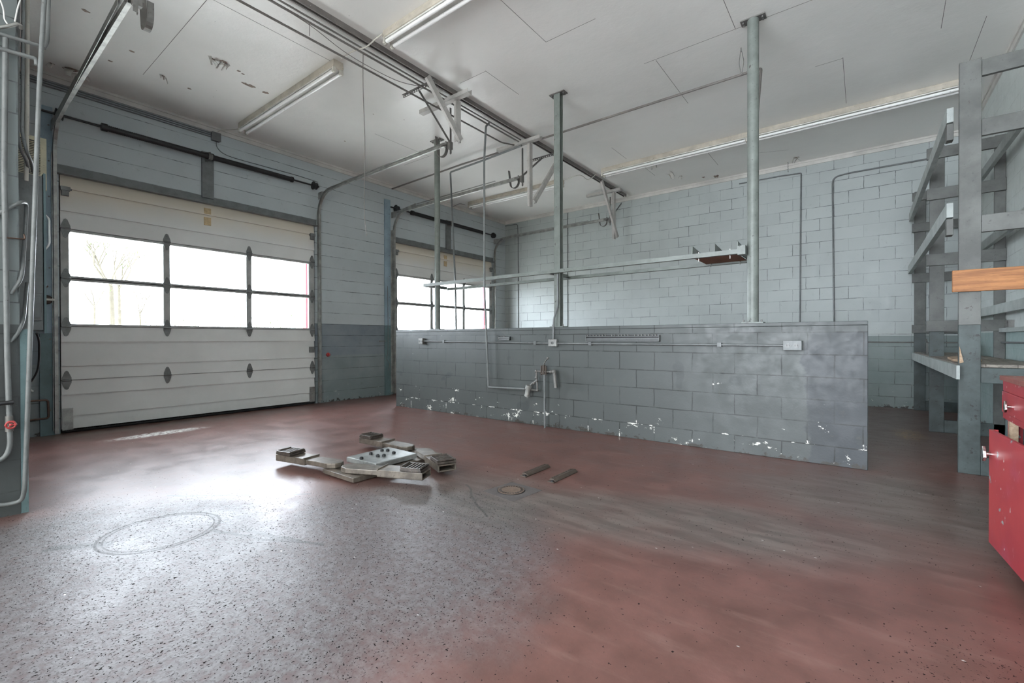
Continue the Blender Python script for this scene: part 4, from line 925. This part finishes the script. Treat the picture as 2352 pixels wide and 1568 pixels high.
pl = b.build('orange_plank', M['plank'], bevel=.003); tag(pl, 'bright orange raw pine plank nailed across the nearest shelving post', 'plank')
b = MB(); b.prism([(.66,5.9,.914),(.70,5.75,.914),(.86,5.95,.914),(.80,6.9,.914),(.70,6.6,.914)], (0,0,.02)); tag(b.build('bare_board', M['raw']), 'bare light wood offcut lying on the workbench', 'board')
b = MB(); b.beam((.68,8.3,.99),(.72,8.9,1.04),.02,.16,(0,.3,1)); b.box(.66,.78,8.25,8.9,.914,.925); tag(b.build('board_scrap', M['board']), 'grey scrap board leaning on the far end of the workbench', 'board')
b = MB(); b.prism([(.775,5.30,1.06),(.80,5.30,.93),(.775,5.30,.92)], (0,.02,0)); o = b.build('wood_splinter', M['raw']); o.location.x -= .14; tag(o, 'small triangular bare wood splinter on the nearest shelving post', 'splinter')
b = MB(); b.box(XR-.02,XR-.0005,5.6,9.4,1.05,1.065) if 0 else b.tube([(XR-.03,7.62,1.08),(XR-.03,5.2,1.09)], .009, 8); b.box(XR-.04,XR-.0005,7.60,7.68,1.04,1.13); tag(b.build('right_wall_conduit', M['conduit']), 'horizontal conduit with an end box on the right wall over the workbench', 'conduit')
b = MB(); b.box(XR-.045,XR-.0005,7.10,7.27,1.245,1.325)
for y_ in (7.14,7.23):
    b.cyl((XR-.045,y_,1.30),(XR-.05,y_,1.30),.014,10); b.cyl((XR-.045,y_,1.27),(XR-.05,y_,1.27),.014,10)
tag(b.build('wall_outlet', M['galv_dark']), 'small outlet box on the right wall above the ledge', 'outlet box')
b = MB(); b.box(XR-.06,XR-.0005,5.4,7.45,1.195,1.24); tag(b.build('wall_ledge', M['rail_pale']), 'pale ledge board on the right wall behind the shelving', 'ledge')

# ------------------------------------------------------------------ red cabinet at the right edge
cab = thing('red_cabinet', 'scratched red steel tool cabinet cut by the right edge, door ajar', 'cabinet', (.9, 3.1, 0))
cx0, cx1, cy0, cy1 = .59, 1.20, 2.55, 3.54
b = MB(); b.box(cx0-.01, cx1, cy0, cy1+.01, .905, .93); part(b.build('cabinet_top', M['rust_top'], cab, bevel=.003), 'rusty chipped top')
b = MB(); b.box(cx0+.002, cx0+.015, cy0, cy1, .85, .905); b.box(cx0+.002, cx0+.012, cy0, cy1, .705, .735); b.box(cx0+.02, cx1, cy1-.012, cy1, .06, .905); b.box(cx1-.012, cx1, cy0, cy1-.012, .06, .905); b.box(cx0+.02, cx1, cy0, cy0+.012, .06, .905); b.box(cx0+.02, cx1-.012, cy0+.012, cy1-.012, .06, .075)
b.build('cabinet_shell', M['red_box'], cab)
b = MB(); b.box(cx0+.02, cx0+.05, cy1-.05, cy1-.014, .08, .70); part(b.build('inner_post', M['raw'], cab), 'bare wood post inside')
for (yy, cc) in ((cy0+.02, None),):
    b = MB(); b.box(cx0+.06, cx0+.065, cy0+.02, cy1-.08, .08, .70); part(b.build('shade_sheet', M['cabinet_shade'], cab), 'black sheet painting the shade inside')  # added sheet behind the opening, its black colour paints the interior shade
for s in ((.03,.1),(.76,.1),(.03,.86),(.76,.86)):
    x_ = cx0+.03+s[0]*.7; y_ = cy0+s[1]*(cy1-cy0); b = MB(); b.cyl((x_,y_,0),(x_,y_,.06),.025,12); b.build('caster', M['black'], cab)
b = MB(); b.box(cx0-.003, cx0+.010, cy0+.01, cy1-.003, .737, .848); dr = b.build('drawer', M['red_box'], cab, bevel=.003)
def knob(c_, n_, name, parent, s=1.):
    c_ = Vector(c_); n_ = Vector(n_).normalized(); b = MB()
    b.cyl(c_, c_+n_*.02*s, .007*s, 8); u = Vector((0,0,1)); a_ = n_.cross(u)
    k = c_+n_*.016*s; poly = [k+u*.030*s, k+a_*.012*s+u*.012*s, k+a_*.02*s-u*.012*s, k-u*.030*s, k-a_*.02*s-u*.012*s, k-a_*.012*s+u*.012*s]
    b.prism(poly, n_*.010*s); part(b.build(name, M['chrome'], parent, bevel=.002), 'chrome knob')
knob((cx0-.003, 3.335, .785), (-1,0,0), 'drawer_knob', dr)
# door hinged towards the camera, free edge swung out
hy = cy0+.02; ang = math.radians(4.3); Ld = .82
pe = Vector((cx0-.004-math.sin(ang)*Ld, hy+math.cos(ang)*Ld, 0)); ph = Vector((cx0-.004, hy, 0))
dd = (pe-ph).normalized(); nn_ = Vector((-dd.y, dd.x, 0))
b = MB(); b.beam(ph+Vector((0,0,.365)), pe+Vector((0,0,.365)), .016, .585); b.beam(pe-dd*.004+Vector((0,0,.365))-nn_*.012, pe-dd*.0+Vector((0,0,.365))-nn_*.012, .03, .585)
dcab = b.build('cabinet_door', M['red_box'], cab, bevel=.004)
knob(tuple(pe-dd*.035+nn_*.008+Vector((0,0,.535))), nn_, 'door_knob', dcab, 1.3)

# ------------------------------------------------------------------ outside
b = MB(); b.box(-8.36,-8.24,4.43,4.52,-.06,3.6); tag(b.build('canopy_post', M['red_post']), 'red post outside seen through the right edge of the nearest door window', 'post', 'red posts outside')
b = MB(); b.box(-8.36,-8.30,9.54,9.58,-.06,3.6); tag(b.build('canopy_post', M['red_post']), 'red post outside seen through the far door window', 'post', 'red posts outside')
def branch(b, p, d, L, r, depth):
    q = p + d*L; b.tube([p, (p+q)/2+Vector((random.uniform(-1,1),random.uniform(-1,1),0))*L*.05, q], [r, r*.85, r*.65], 6)
    tips = [q]
    if depth:
        for _ in range(3):
            nd = (d+Vector((random.uniform(-.7,.7),random.uniform(-.7,.7),random.uniform(-.1,.5)))).normalized()
            tips += branch(b, q, nd, L*.62, r*.55, depth-1)
    return tips
def leaves(b, pts, n, s, spread):
    for _ in range(n):
        c_ = random.choice(pts)+Vector([random.gauss(0, spread) for _ in range(3)]); a_ = Vector([random.uniform(-1,1) for _ in range(3)]).normalized(); d_ = a_.cross(Vector((0,0,1))).normalized() if abs(a_.z) < .95 else Vector((1,0,0))
        b.add([c_, c_+a_*s+d_*s*.4, c_+a_*s*2, c_+a_*s-d_*s*.4], [(0,1,2,3)])
def tree(x, y, hgt, r0, lean, label, nl=160, s=.05, depth=3):
    r = thing('tree', label, 'tree', (x, y, -.06), 'trees in the yard outside')
    b = MB(); top = Vector((x+lean, y+lean*.6, hgt)); b.tube([(x, y, -.06), ((x+top.x)/2, (y+top.y)/2+.05, hgt/2), top], [r0, r0*.8, r0*.6], 8)
    tips = []
    for _ in range(4): tips += branch(b, top, Vector((random.uniform(-.7,.7),random.uniform(-.7,.7),1)).normalized(), hgt*.28, r0*.4, depth-1)
    b.build('trunk', M['bark'], r)
    b = MB(); leaves(b, tips, nl, s, .12); b.build('foliage', M['leaf'], r)
tree(-20, 3.95, 2.9, .11, .05, 'tall bare tree with two trunks outside the nearest door, left window', 200)
tree(-24, 4.95, 3.2, .09, .1, 'thinner tree standing right behind the tall one outside', 120)
tree(-20, 3.45, 2.2, .05, .15, 'thin dead trunk leaning outside, leftmost in the door window', 8, .04, 1)
tree(-20, 4.75, 2.0, .05, .0, 'thin sapling outside to the right of the tall tree', 40, .04, 2)
def shrub(x, y, h_, w, nl, label):
    r = thing('shrub', label, 'shrub', (x, y, -.06), 'shrubs in the yard outside')
    b = MB(); tips = []
    for _ in range(9): tips += branch(b, Vector((x+random.uniform(-w,w)*.3, y+random.uniform(-w,w)*.5, -.06)), Vector((random.uniform(-.4,.4),random.uniform(-.5,.5),1)).normalized(), h_*.5, .018, 2)
    b.build('stems', M['bark'], r)
    b = MB(); leaves(b, tips, nl, .05, .14); b.build('foliage', M['leaf'], r)
shrub(-19, 5.5, 2.1, 1, 90, 'sparse shrub outside, behind the left upright of the door window')
shrub(-23, 7.6, 2.0, 1, 60, 'sparse low shrub outside, in the middle door window')
shrub(-27, 11.1, 2.4, 1.2, 160, 'bushy shrub outside, behind the right upright of the door window')
shrub(-17, 7.9, 2.1, 1.3, 420, 'greenest leafy shrub outside, in the right door window')

for o in bpy.data.objects:
    if '_o' in o: del o['_o']
